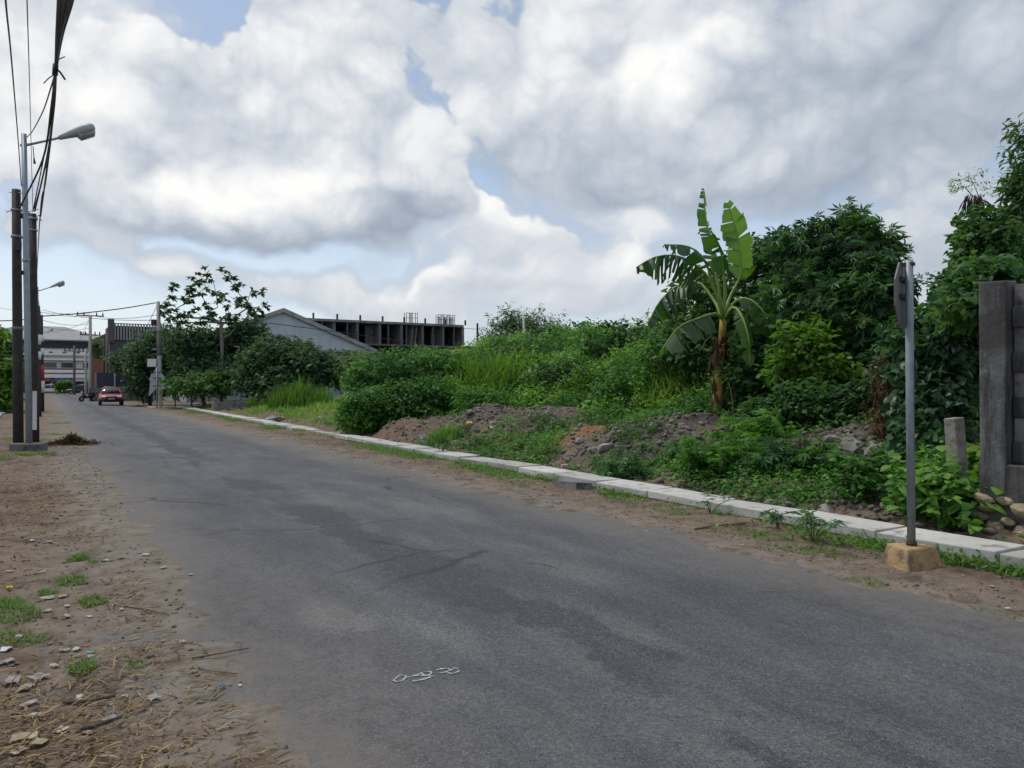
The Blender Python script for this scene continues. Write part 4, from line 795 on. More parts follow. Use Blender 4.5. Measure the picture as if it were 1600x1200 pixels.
# street lamps with their arm over the road
def lamp(label, px_base, Y, px_top, py_top, r, arm, group=None, sides=12):
    root, b, e = pole('street_lamp', label, 'street lamp', px_base, Y, px_top, py_top, r, 'metal_grey', group, [(e_, .04, r * 1.12, 'metal_grey') for e_ in (4.6,)])
    n = np.array([CT, ST, 0]); up = np.array([0, 0, 1.0]); a0 = e - up * .28; a1 = a0 + n * arm * .40 + up * .42 * arm * .40
    mb = MB(); mb.tube([a0 - n * .08, a0, (a0 + a1) / 2, a1], [.035, .035, .032, .03], 8); mb.build('arm', M['metal_grey'], root, True)
    h0 = a1 - (n + .42 * up) * .05; ax = (n + .52 * up); ax /= np.linalg.norm(ax); sd = np.array([-ST, CT, 0]); vp = np.cross(ax, sd); vp = vp if vp[2] > 0 else -vp
    rings = []
    for t, w_, tp, bt in ((0, .05, .045, .045), (.2, .075, .075, .06), (.5, .13, .11, .09), (.72, .155, .13, .1), (.92, .15, .12, .09), (1, .1, .07, .05)):
        c = h0 + ax * t * .82 * arm / 1.85; rings.append([c + sd * w_ * x + vp * (tp if y > 0 else bt) * y for x, y in ((-1, 0), (-.85, .6), (-.4, 1), (.4, 1), (.85, .6), (1, 0), (.8, -1), (-.8, -1))])
    mb = MB(); mb.loft(rings); hd = mb.build('lamp_head', M['lamp_shell'], root, True)
    rings = []
    for t, w_, dp in ((.46, .09, .05), (.52, .12, .13), (.9, .125, .13), (.96, .09, .05)):
        c = h0 + ax * t * .82 * arm / 1.85 - vp * .07; rings.append([c + sd * w_ * x + vp * dp * y for x, y in ((-1, .3), (1, .3), (.8, -1), (-.8, -1))])
    mb = MB(); mb.loft(rings); mb.build('lens', M['lens'], hd, True)
    return root, b, e
M['lamp_shell'] = pbr('lamp_shell', (.36, .39, .38), .55, .1, .12, 8); M['lens'] = pbr('lamp_lens', (.30, .32, .31), .25, spec=.6)
rl, bl0, el0 = lamp('grey galvanised street lamp between the dark utility poles', 46, 18.6, 37, 209, .072, 1.95)
mb = MB(); mb.box(el0 * .56 + np.array([-.1, -.08, 0]), (.05, .04, .05)); mb.box(el0 * .74 + np.array([-.09, -.06, 0]), (.04, .04, .06)); mb.build('junction_box', M['metal_dark'], rl)
mb = MB(); mb.tube([el0 + np.array([.22, 0, -.3]), el0 + np.array([.24, 0, -.55]), el0 + np.array([.26, 0, -.72])], [.01, .01, .03], 6); mb.build('dangling_fitting', M['metal_dark'], rl)
mb = MB(); mb.box((0, 0, .05), (.34, .22, .12), jit=.02); o = mb.build('footing', M['concrete_dark'], rl, bevel=.02); o.location = (-.02, 0, 0)
lamp('grey street lamp further down the road past the bundled poles', 61, 49, 58, 448, .08, 1.95)
lamp('far grey street lamp near the white shophouse', 68, 118, 65, 518, .09, 2.0)
pole('utility_pole', 'dark utility pole with a red painted band near the crossing', 'pole', 66, 46, 64, 492, .12, 'metal_dark', None, [(2.35, .45, .135, 'red_paint'), (1.5, .35, .135, 'white'), (3.6, .2, .13, 'white'), (4.4, .2, .13, 'white')])
pole('utility_pole', 'dark utility pole with white plates standing behind the red banded one', 'pole', 61, 39, 59, 478, .12, 'metal_dark', None, [(3.1, .2, .13, 'white'), (3.9, .25, .13, 'white')])
ru_, bu, eu = pole('utility_pole', 'concrete utility pole beside the warning sign at the driveway', 'pole', 251, 55, 247, 471, .155, 'concrete', None, [(4.6, .9, .165, 'concrete_dark')])
mb = MB(); mb.box(eu * .42 + np.array([-.45, -.15, 0]), (.3, .12, .28)); mb.build('meter_box', M['white'], ru_)
mb = MB(); mb.tube([eu * .44 + np.array([-.45 + .5 * math.cos(a), -.05, .45 * math.sin(a)]) for a in np.linspace(0, 6.28, 17)], .05, 5, False); mb.build('cable_coil', M['black'], ru_)
mb = MB(); mb.box(eu * .8 + np.array([-.3, 0, 0]), (.18, .15, .22)); mb.build('terminal_box', M['metal_dark'], ru_)
# far poles round the crossing
def tpole(label, px, Y, top, r, mat, arms=()):
    rt_, b_, e_ = pole('electricity_pole', label, 'pole', px, Y, px, top, r, mat)
    for dz, hw in arms:
        mb = MB(); c = e_ + np.array([0, 0, -dz]); mb.box(c, (hw, .08, .07), TH); mb.build('crossarm', M['metal_dark'], rt_)
        for s in (-.9, -.45, .45, .9):
            m2 = MB(); q_ = c + np.array([CT, ST, 0]) * hw * s; m2.tube([q_, q_ + np.array([0, 0, .45])], [.09, .06], 6); m2.build('insulator', M['metal_dark'], rt_)
    return b_ + e_
T1 = tpole('tall concrete electricity pole with two crossarms by the parked motorcycles', 141, 100, 492, .22, 'concrete', [(.1, 1.6), (2.6, 1.2)])
T2 = tpole('slim concrete electricity pole next to the tall crossarm pole', 134, 104, 545, .17, 'concrete')
T3 = tpole('dark electricity pole with insulators in front of the white shophouse', 116, 128, 540, .2, 'concrete_dark', [(.9, 1.5)])
T4 = tpole('dark electricity pole before the brick house', 163, 88, 528, .13, 'metal_dark')
T5 = tpole('second dark electricity pole standing by the kiosk', 168, 84, 535, .11, 'metal_dark')

def cable(pts, r, label, group=None, name='cable', sag=0.0, cat='cable'):
    P_ = [np.array(p, float) for p in pts]
    if len(P_) == 2 and sag:
        a, b_ = P_; P_ = [a + (b_ - a) * t - np.array([0, 0, 4 * sag * t * (1 - t)]) for t in np.linspace(0, 1, 15)]
    elif len(P_) > 2:
        Q = [2 * P_[0] - P_[1]] + P_ + [2 * P_[-1] - P_[-2]]; C = []
        for i in range(1, len(Q) - 2):
            for t in np.linspace(0, 1, 6, endpoint=False):
                a, b_, c_, d_ = Q[i - 1:i + 3]; C.append(.5 * ((2 * b_) + (c_ - a) * t + (2 * a - 5 * b_ + 4 * c_ - d_) * t * t + (3 * b_ - a - 3 * c_ + d_) * t ** 3))
        P_ = C + [P_[-1]]
    mb = MB(); mb.tube(P_, r, 5); o = mb.build(name, M['cable'], None, True); return props(o, label, cat, group)
BG = 'bundled overhead cables'; BL = 'black overhead cable in the bundle tied above the street lamp'
pole1 = b1 + e1; pole2 = b2 + e2; pole3 = b3 + e3; kn = lambda dx, dy: P(86 + dx, 106 + dy, 10.0)
bund = [[(93, -60, 5.6), (91, 0, 7.2), (88, 60, 8.6), (86, 106, 10), (80, 165, 12.5), (66, 250, 16), (30, 326, 18.8)],
        [(98, -60, 5.6), (95, 0, 7.2), (89, 60, 8.6), (86, 106, 10), (83, 165, 12.5), (73, 250, 16), (53, 326, 19.9)],
        [(104, -60, 5.6), (99, 0, 7.2), (91, 60, 8.6), (87, 106, 10), (83, 165, 12.5), (74, 240, 15.5), (54, 330, 19.9)],
        [(112, -60, 5.6), (105, 0, 7.2), (93, 60, 8.6), (87, 106, 10), (84, 165, 12.5), (77, 235, 15), (70, 290, 18), (62, 340, 19.9), (57, 440, 46)],
        [(118, -60, 5.6), (109, 0, 7.2), (95, 55, 8.6), (87, 106, 10), (84, 165, 12.5), (75, 245, 16), (63, 338, 20)],
        [(121, -60, 5.6), (113, 0, 7.2), (97, 55, 8.6), (88, 106, 10), (81, 165, 12.5), (69, 240, 15.5), (51, 330, 19.9)]]
for k, b_ in enumerate(bund): cable([P(*q_) for q_ in b_], [.020, .013, .018, .014, .018, .013][k], BL, BG)
cable([P(88, 106, 10), P(78, 140, 11.5), P(66, 175, 14), P(50, 205, 18), P(42, 214, 18.6)], .011, 'thin black wire dropping from the cable knot to the street lamp top')
mb = MB(); kc = P(86.5, 106, 10)
mb.tube([kc + np.array([0, 0, .05]), kc - np.array([.01, 0, .09])], [.035, .035], 8)
mb.tube([kc, kc + np.array([.07, -.02, -.06]), kc + np.array([.14, -.03, -.16])], [.013, .013, .012], 6); mb.tube([kc + np.array([0, 0, -.07]), kc + np.array([-.09, 0, -.13]), kc + np.array([-.16, 0, -.2])], .007, 5)
mb.tube([kc + np.array([.03, 0, .11]), kc + np.array([.12, 0, .15])], .007, 5)
o = mb.build('cable_tie', M['cable'], None, True); props(o, 'knotted black tie with loose ends gripping the overhead cable bundle', 'cable tie')
cable([P(5, -80, 6.5), P(8, 0, 8), P(17, 90, 11), P(28, 220, 16.5), P(33, 290, 18.6)], .011, 'single black overhead wire left of the street lamp top')
cable([P(40, -80, 7), P(41.5, 0, 8.5), P(45, 110, 12), P(48, 220, 17), P(51, 331, 19.9)], .007, 'thin grey overhead wire just right of the street lamp shaft')
far_a = uv2w(-.6, 44, 7.2); UP = bu + eu
cable([P(58, 455, 49), P(64, 492, 46)], .02, 'short slack cable between the far lamp and the red banded pole', sag=.1)
cable([P(64, 494, 46), P(120, 490, 48), P(190, 482, 51), P(243, 473, 55)], .035, 'thick black cable crossing the road to the concrete utility pole')
cable([P(64, 494, 46), P(30, 500, 44), P(-40, 502, 42)], .03, 'thick black cable leaving the poles towards the left')
cable([P(246, 476, 55), P(232, 505, 56), P(222, 530, 57)], .018, 'stay wire sloping down from the concrete utility pole top')
cable([P(248, 480, 55), P(300, 497, 56), P(400, 503, 60), P(470, 511, 64), P(560, 523, 70), P(640, 535, 74)], .03, 'black cable passing in front of the grey warehouse gable')
WL = 'thin wire strung across the far end of the street'
for a, b_ in [((-20, 478, 110), (141, 490, 100)), ((-20, 508, 60), (64, 500, 46)), ((66, 484, 80), (245, 500, 56)), ((141, 492, 100), (245, 492, 56)), ((66, 500, 70), (141, 505, 100)), ((66, 510, 80), (141, 512, 100)), ((141, 494, 100), (60, 486, 120)), ((116, 545, 128), (141, 494, 100)), ((70, 520, 110), (141, 500, 100))]:
    cable([P(*a), P(*b_)], .022, WL, 'thin wires across the street end', sag=.35)
cable([P(716, 512, 104), P(746, 514, 106), P(800, 513, 108)], .03, 'thin wire running right from the unfinished building roof')

# ------------------------------------------------------------------ grey round sign seen from the back, on its yellow footing
b = on_ground(1424, 6.75); b[2] += .01; root = empty('traffic_sign', b, 0, 'grey traffic sign seen edge on from behind on a steel post with yellow footing', 'traffic sign')
M['post_steel'] = pbr('weathered_steel', (.27, .315, .345), .55, .45, .2, 10, stain=((.15, .12, .095), 9.0, .6), streak=(.19, .22, .235))
M['yellow'] = pbr('faded_yellow_paint', (.40, .275, .14), .9, var=.35, scale=7, bump=.5, stain=((.17, .125, .085), 6.0, .5), coords='geo')
mb = MB(); mb.box((0, 0, .06), (.205, .155, .105), R(20), .78, jit=.012); mb.build('footing', M['yellow'], root, bevel=.015)
mb = MB(); mb.tube([(0, 0, .12), (-.012, 0, 1.4), (-.02, 0, 2.70 - b[2])], .034, 16); mb.build('post', M['post_steel'], root, True)
M['rust'] = pbr('rust', (.09, .05, .03), .9, var=.4, scale=14)
mb = MB(); mb.tube([(0, 0, .175), (0, 0, .2)], .046, 14); mb.build('collar', M['rust'], root, True)
al = R(39); pd = Vector((math.sin(al), math.cos(al), 0)); pn = Vector((math.cos(al), -math.sin(al), 0)); c = Vector((-.02, 0, 2.40 - b[2])) - pn * .052
ring = [c + pd * .27 * math.cos(R(22.5 + 45 * k)) * 1.04 + Vector((0, 0, 1)) * .285 * math.sin(R(22.5 + 45 * k)) * 1.04 for k in range(8)]
mb = MB(); mb.prism([tuple(p) for p in ring], tuple(-pn * .012)); mb.build('plate', M['plate_back'], root)
for dz in (.13, -.02):
    mb = MB(); mb.box(tuple(c + Vector((0, 0, dz)) + pn * .012), (.012, .12, .018), -al); mb.build('bracket', M['metal_dark'], root)
mb = MB(); mb.box(tuple(Vector((-.02, 0, 2.665 - b[2])) + pn * .0), (.045, .03, .012), -al); mb.build('bolt', M['rust'], root)

M['post_c'] = pbr('aged_concrete', (.27, .25, .225), .95, var=.2, scale=6, bump=.4, stain=((.14, .12, .1), 5.0, .5))
# short leaning concrete post
b = on_ground(1506, 8.5); b[2] -= .1; t = P(1502, 652, 8.5)
root = empty('concrete_post', b, 0, 'short leaning concrete post beside the wall pillar', 'post'); mb = MB(); h = t[2] - b[2]
rot = Matrix.Rotation(R(-3), 3, 'Y'); mb.box((-.02, 0, h / 2), (.075, .075, h / 2), R(20), .94, jit=.006); o = mb.build('shaft', M['post_c'], root, bevel=.01); o.rotation_euler = (0, R(-4), 0)

# ------------------------------------------------------------------ old concrete wall with pillar and rubble stone footing
_pp = P(1560, 600, 8.1); wu, wv0 = w2uv(_pp[0], _pp[1])
root = empty('concrete_wall', uv2w(wu, wv0), TH, 'old dark stained concrete wall with end pillar on a rubble stone footing', 'wall')
M['wall'] = pbr('old_block', (.095, .092, .09), .95, var=.4, scale=3, bump=.5, stain=((.04, .038, .036), 1.6, .48), coords='geo', streak=(.03, .029, .028))
M['pillar'] = pbr('old_pillar', (.15, .148, .148), .95, var=.25, scale=3, bump=.5, stain=((.07, .067, .066), 1.2, .48), coords='geo', streak=(.05, .048, .047))
M['stone'] = pbr('footing_stone', (.30, .25, .17), .9, var=.45, scale=5, bump=.6, stain=((.08, .07, .05), 4.0, .55), coords='geo')
mb = MB(); mb.box((0, 0, 1.55), (.13, .13, 1.14), jit=.012); mb.build('pillar', M['pillar'], root, bevel=.015)
mb = MB(); mb.box((.05, -2.2, .58), (.15, 2.35, .20), jit=.02); mb.build('plinth', M['wall'], root, bevel=.02)
bm_ = [MB().box((0, 0, 0), (.075, .235, .112), jit=.008).mesh('block', M['wall']) for _ in range(4)]
for r_ in range(8):
    for c_ in range(9):
        o = link(bpy.data.objects.new('block', bm_[random.randrange(4)]), root); o.location = (.06 + random.uniform(-.008, .008), -.38 - c_ * .49 - (.24 if r_ % 2 else 0), .9 + r_ * .235)
        bv = o.modifiers.new('bevel', 'BEVEL'); bv.width = .012; bv.segments = 1
mb = MB(); mb.box((.07, -2.3, 1.72), (.055, 2.15, .93)); mb.build('mortar', M['concrete_dark'], root)
mb = MB(); mb.box((.12, -2.2, .12), (.14, 2.4, .3)); mb.build('footing_core', M['concrete_dark'], root)
import bmesh
def rock_mesh(seed, mat, name='stone', sub=1, amp=.28):
    bm = bmesh.new(); bmesh.ops.create_icosphere(bm, subdivisions=sub, radius=1); rr = random.Random(seed)
    for v_ in bm.verts: v_.co *= 1 + rr.uniform(-amp, amp)
    me = bpy.data.meshes.new(name); bm.to_mesh(me); bm.free(); me.materials.append(mat); return me
sm = [rock_mesh(k, M['stone'], sub=2, amp=.17) for k in range(5)]
for k in range(65):
    o = link(bpy.data.objects.new('stone', sm[k % 5]), root); r_ = k % 5
    o.location = (-.06 + random.uniform(-.05, .04), .12 - (k // 5) * .28 + random.uniform(-.06, .06) - (.13 if r_ % 2 else 0), .01 + r_ * .10 + random.uniform(-.02, .02)); s = random.uniform(.06, .125)
    o.scale = (s * .8, s * 1.25, s * random.uniform(.5, .75)); o.rotation_euler = (random.uniform(-.3, .3), random.uniform(-.3, .3), random.uniform(-.3, .3))

# ------------------------------------------------------------------ loose stones, rubble, verge litter
M['rubble'] = pbr('rubble_stone', (.165, .145, .125), .95, var=.5, scale=3, bump=.5, coords='geo')
def pebbles(name, label, u, v, size, mat, flat=.6):
    t, f = [], []
    bm = bmesh.new(); bmesh.ops.create_icosphere(bm, subdivisions=1, radius=1); tv = np.array([x.co[:] for x in bm.verts]); tf = np.array([[q.index for q in p.verts] for p in bm.faces]); bm.free()
    lo = size < .035; n = len(u); k = len(tv)
    J = 1 + .55 * (rng.random((n, k)) - .5) * 2; sc = size[:, None] * np.stack([1 + .4 * rng.random(n), .7 + .5 * rng.random(n), flat * (.6 + .6 * rng.random(n))], -1)
    V = tv[None] * J[..., None] * sc[:, None, :]; a = rng.random(n) * 6.283; ca, sa = np.cos(a)[:, None], np.sin(a)[:, None]
    x = V[..., 0] * ca - V[..., 1] * sa; y = V[..., 0] * sa + V[..., 1] * ca
    wx, wy = u * CT - v * ST, u * ST + v * CT
    V = np.stack([x + wx[:, None], y + wy[:, None], V[..., 2] + (H(u, v) + size * flat * .25)[:, None]], -1)
    me = np_mesh(name, V.reshape(-1, 3), (tf[None] + (np.arange(n) * k)[:, None, None]).reshape(-1, 3), mat)
    return props(link(bpy.data.objects.new(name, me)), label, 'rubble', kind='stuff')
n = 16000; u, v = scatter_uv(n, 7.85, 13.5, 3.5, 27); du = u - kerb_u(v)
wgt = .16 + .35 * ss(2.2, .8, du) + .35 * np.clip(fbm(u * .8, v * .8 + 3, 3), 0, 1) + 1.0 * gau(u, v, 755, 645, 20.5, 1.3) + 1.0 * gau(u, v, 1075, 670, 15, 1.3) + .9 * gau(u, v, 960, 698, 14.6, 1.1) + .8 * gau(u, v, 1330, 660, 11.3, 1.2) + .5 * gau(u, v, 1090, 760, 10.6, 1.2)
k_ = (rng.random(n) < wgt) & (du > .75); u, v = u[k_], v[k_]
pebbles('rubble', 'grey broken rubble and clods dumped over the lot', u, v, .014 + .058 * rng.random(len(u)) ** 3, M['rubble'], .75)
n = 5200; u1, v1 = scatter_uv(n, -1.6, .9, 2.2, 24); u2, v2 = scatter_uv(n, 5.5, 7.2, 2.5, 26); kk = rng.random(n) < ss(6.0, 6.6, u2) * .6 + .4
u = np.r_[u1, u2[kk]]; v = np.r_[v1, v2[kk]]; pebbles('verge_gravel', 'small stones and clods strewn on the dirt verges', u, v, .004 + .016 * rng.random(len(u)) ** 4, M['rubble'], .7)
# big single stones
M['rubble_pale'] = pbr('broken_concrete', (.24, .225, .205), .95, var=.4, scale=4, bump=.6, stain=((.1, .085, .07), 5.0, .5), coords='geo')
SG = 'larger broken stones lying on the rubble lot'
sm2 = [rock_mesh(50 + k, M['rubble_pale'], 'stone', 1, .3) for k in range(4)]
for k, (px, Y, s) in enumerate([(905, 16.0, .14), (945, 14.6, .15), (925, 14.8, .1), (1330, 11.2, .17), (1365, 10.9, .14), (1300, 11.6, .12), (770, 20, .13), (735, 20.8, .14), (660, 20.6, .16), (425, 33, .35), (405, 34, .22), (437, 33.6, .2), (1290, 9.4, .12), (1180, 9.9, .1), (1130, 10.6, .1), (855, 19, .11), (1020, 15, .13), (1060, 15.4, .1), (1345, 10.2, .1), (500, 31, .2)]):
    b = on_ground(px, Y); o = link(bpy.data.objects.new('stone', sm2[k % 4])); o.location = (b[0], b[1], b[2] + s * .2); o.scale = (s * 1.2, s * .9, s * .62); o.rotation_euler = (random.uniform(-.3, .3), random.uniform(-.3, .3), random.uniform(0, 6))
    props(o, 'pale broken stone lying among the rubble and weeds', 'stone', SG)
M['pink'] = pbr('pinkish_concrete', (.38, .27, .23), .9, var=.2)
b = on_ground(882, 14.2); mb = MB(); mb.box((0, 0, .05), (.13, .06, .1), .4, .5, jit=.02); o = mb.build('concrete_chunk', M['pink']); o.location = tuple(b); props(o, 'pinkish broken concrete chunk standing behind the drain slabs', 'concrete chunk')
uu, vv = ground_px(905, 762); w_ = uv2w(uu - .12, vv); b = (w_[0], w_[1], float(H(uu, vv))); mb = MB(); mb.box((0, 0, .04), (.34, .16, .05), TH + 1.5, .9, jit=.03); o = mb.build('broken_slab', M['concrete_dark']); o.location = b; props(o, 'broken dark slab lying in the weeds against the drain slabs', 'slab')
b = on_ground(358, 47); mb = MB()
for c_, h_ in (((0, -.5, .25), (.9, .08, .3)), ((0, .5, .25), (.9, .08, .3)), ((-.85, 0, .25), (.08, .42, .3)), ((.85, 0, .25), (.08, .42, .3))): mb.box(c_, h_)
o = mb.build('concrete_basin', M['concrete_dark']); o.location = tuple(b); o.rotation_euler.z = TH; props(o, 'low open concrete basin on the grass beside the driveway', 'basin')
# driveway across the drain
mb = MB(); mb.add([(6.3, 59, .05), (30, 60, .16), (30, 64, .16), (6.3, 65, .05)], [(0, 1, 2, 3)]); o = mb.build('driveway', M['concrete']); o.rotation_euler.z = TH; props(o, kind='structure')
# left pavement beyond the poles
mb = MB(); mb.box((-2.3, 40, .0), (.5, 17, .06)); pv = mb.build('left_pavement', M['concrete_dark']); pv.rotation_euler.z = TH; props(pv, kind='structure')
for k in range(26):
    o = link(bpy.data.objects.new('slab', slabm[k % 5]), pv); o.location = (-2.3 + random.uniform(-.05, .05), 24 + k * 1.25, .11); o.scale = (1.7, 1, 1); o.rotation_euler.z = random.uniform(-.03, .03)

# straw, dead leaves and short grass on the left verge (uncountable)
L = Leaves(); n = 36000; v = 2.3 + 12 * rng.random(n) ** 1.5; u = 1.0 - 2.0 * rng.random(n) ** .8 - .05 * v
dn = fbm(u * 1.6 + 4, v * 1.1, 3) + .25 * ss(9, 4, v); k_ = dn + .3 * rng.normal(0, 1, n) * .5 + .3 * np.exp(-((u - .1) / .5) ** 2 - ((v - 4.3) / 1.0) ** 2) > .16; u, v = u[k_], v[k_]; n = len(u)
an = rng.normal(.5, .9, n); tan = np.stack([np.cos(an), np.sin(an), rng.normal(0, .1, n)], -1); nr = np.array([0, 0, 1.0]) + rng.normal(0, .25, (n, 3))
pos = np.stack([u * CT - v * ST, u * ST + v * CT, H(u, v) + .006 + .012 * rng.random(n)], -1)
L.add(*leaf_arrays(pos, nr, tan, .05 + .09 * rng.random(n), rng.random(n) ** 1.2, 'strawt'))  if False else None
tvs = np.array([(0, .05, 0), (0, -.05, 0), (.5, .055, .06), (.5, -.055, .06), (1, .02, 0), (1, -.02, 0)]); tfs = np.array([(0, 1, 3), (0, 3, 2), (2, 3, 5), (2, 5, 4)])
nn = unit(nr); t_ = unit(tan - nn * np.sum(tan * nn, -1, keepdims=True)); wv_ = np.cross(nn, t_); sz = .025 + .075 * rng.random(n) ** 1.8
V = pos[:, None] + sz[:, None, None] * (tvs[None, :, 0:1] * t_[:, None] + tvs[None, :, 1:2] * wv_[:, None] + tvs[None, :, 2:3] * nn[:, None])
L.add(V.reshape(-1, 3), (tfs[None] + (np.arange(n) * 6)[:, None, None]).reshape(-1, 3), np.repeat((.1 + .75 * rng.random(n) ** 1.4).clip(0, 1), 6))
m_ = 2600; v = 2.3 + 12 * rng.random(m_) ** 1.4; u = .8 - 1.8 * rng.random(m_) - .05 * v; p = np.stack([u * CT - v * ST, u * ST + v * CT, H(u, v) + .01], -1)
L.add(*leaf_arrays(p, np.array([0, 0, 1.0]) + rng.normal(0, .45, (m_, 3)), rng.normal(0, 1, (m_, 3)), .012 + .035 * rng.random(m_) ** 2, rng.random(m_) * .55, 'ovate'))
o = L.build('straw_litter', M['dry']); props(o, 'dry straw and dead leaves strewn over the left dirt verge', 'straw', kind='stuff')
L = Leaves(); n = 9000; u, v = scatter_uv(n, 7.8, 12.6, 3.5, 26); k_ = (u - kerb_u(v) > .7) & (fbm(u * 1.1 + 5, v * 1.1, 3) + .25 * rng.normal(0, 1, n) > 0); u, v = u[k_], v[k_]; n = len(u)
p = np.stack([u * CT - v * ST, u * ST + v * CT, H(u, v) + .015], -1); L.add(*leaf_arrays(p, np.array([0, 0, .8]) + rng.normal(0, .5, (n, 3)), rng.normal(0, 1, (n, 3)), .03 + .1 * rng.random(n) ** 2, rng.random(n) ** 1.2, 'lance'))
o = L.build('lot_litter', M['dry']); props(o, 'dry stalks and dead leaves scattered over the rubble lot', 'straw', kind='stuff')
L = Leaves(); n = 9000; v = 1.5 + 30 * rng.random(n) ** 1.4; u = kerb_u(v) - 1.35 * rng.random(n) ** .8; k_ = fbm(u * 1.2, v * .9, 3) + .2 * rng.normal(0, 1, n) > -.05; u, v = u[k_], v[k_]; n = len(u)
p = np.stack([u * CT - v * ST, u * ST + v * CT, H(u, v) + .006], -1); L.add(*leaf_arrays(p, np.array([0, 0, 1.0]) + rng.normal(0, .4, (n, 3)), rng.normal(0, 1, (n, 3)), .015 + .045 * rng.random(n) ** 2, (rng.random(n) ** 1.3).clip(0, 1), 'lance'))
o = L.build('dry_litter', M['dry']); props(o, 'dead leaves and straw strewn on the verge before the drain slabs', 'straw', kind='stuff')
def tuft(px, py, wd, n, h, label, tint=.35, group='green grass tufts on the left dirt verge'):
    uu, vv = ground_px(px, py); L = Leaves(); r = wd * np.sqrt(rng.random(n)); a = rng.random(n) * 6.283
    u = uu + r * np.cos(a) * .7; v = vv + r * np.sin(a) * 1.1; p = np.stack([u * CT - v * ST, u * ST + v * CT, H(u, v) - .004], -1); b = uv2w(uu, vv, float(H(uu, vv)))
    L.blades(p, h * (.5 + .7 * rng.random(n)), np.full(n, .0035), .5 + .9 * rng.random(n), (tint + .2 * rng.normal(0, 1, n)).clip(0, 1), 3)
    o = L.build('grass_tuft', M['grass'], None, b); o.location = tuple(b); props(o, label, 'grass tuft', group, 'stuff' if wd >= .3 or n < 100 else None)
TL = 'small green grass tuft growing on the left dirt verge'
for t_ in [(122, 876, .12, 170, .07), (112, 912, .16, 220, .055), (145, 948, .14, 200, .06), (28, 968, .2, 260, .07), (10, 950, .16, 200, .08), (75, 928, .1, 90, .05), (130, 1052, .1, 170, .06), (20, 1002, .16, 160, .05), (212, 1042, .08, 70, .04), (60, 1000, .1, 90, .04), (150, 882, .1, 80, .04), (95, 662, .7, 420, .07), (85, 680, .5, 260, .07), (60, 690, .5, 260, .09), (20, 690, .5, 300, .1), (5, 720, .4, 250, .1), (40, 715, .3, 220, .14), (75, 712, .3, 180, .12), (250, 880, .1, 40, .03)]: tuft(*t_, TL if t_[2] < .25 else 'thin grass patch on the dirt round the dark utility poles', group='green grass tufts on the left dirt verge' if t_[2] < .25 else 'grass patches round the utility poles')
# kerb side tufts
KL = 'flat patch of green grass on the dirt in front of the sign footing'
for t_ in [(1355, 912, .16, 160, .03), (1260, 862, .3, 320, .05), (1310, 870, .2, 160, .04), (1180, 838, .35, 300, .05), (1050, 800, .35, 300, .06), (970, 782, .3, 260, .06), (1560, 960, .15, 90, .03)]:
    tuft(*t_, KL if t_[0] == 1355 else 'flat green grass patch on the dirt between road and drain slabs', group='grass patches before the drain slabs')
# litter scraps: single crumpled sheets
def scrap(px, py, a, b_, col, label, group=None, name='litter_scrap', cat='litter', crumple=.5):
    uu, vv = ground_px(px, py); a *= .62; b_ *= .72; b = uv2w(uu, vv, float(H(uu, vv))); m = 5; rr = random.Random(px * 7 + py); V = []
    for sgn in (1, -1):
        for i in range(m):
            for j in range(m):
                x = (i / (m - 1) - .5) * a + rr.uniform(-.12, .12) * a * .5; y = (j / (m - 1) - .5) * b_ + rr.uniform(-.12, .12) * b_ * .5
                if sgn < 0: x, y, z = V[i * m + j][0], V[i * m + j][1], V[i * m + j][2] - .0025
                else: z = .012 + crumple * min(a, b_) * .35 * rr.random()
                V.append((x, y, z))
    Fq = [(i * m + j, (i + 1) * m + j, (i + 1) * m + j + 1, i * m + j + 1) for i in range(m - 1) for j in range(m - 1)]; Fq += [tuple(k + m * m for k in f[::-1]) for f in Fq]
    bd = [i for i in range(m)] + [i * m + m - 1 for i in range(1, m)] + [(m - 1) * m + j for j in range(m - 2, -1, -1)] + [i * m for i in range(m - 2, 0, -1)]
    Fq += [(bd[k], bd[(k + 1) % len(bd)], bd[(k + 1) % len(bd)] + m * m, bd[k] + m * m) for k in range(len(bd))]
    mb = MB(); mb.add(V, Fq); key = 'scrap%s' % (col,)
    if key not in M: M[key] = pbr('litter_' + '_'.join('%d' % (c * 100) for c in col), col, .7, var=.3, scale=14, coords='geo')
    o = mb.build(name, M[key]); o.location = tuple(b); o.rotation_euler.z = rr.uniform(0, 6.28); return props(o, label, cat, group)
LG = 'pale litter scraps on the left dirt verge'; LL = 'pale crumpled litter scrap lying on the left dirt verge'
pal = (.38, .35, .31); gr = (.27, .255, .245); ye = (.32, .27, .18)
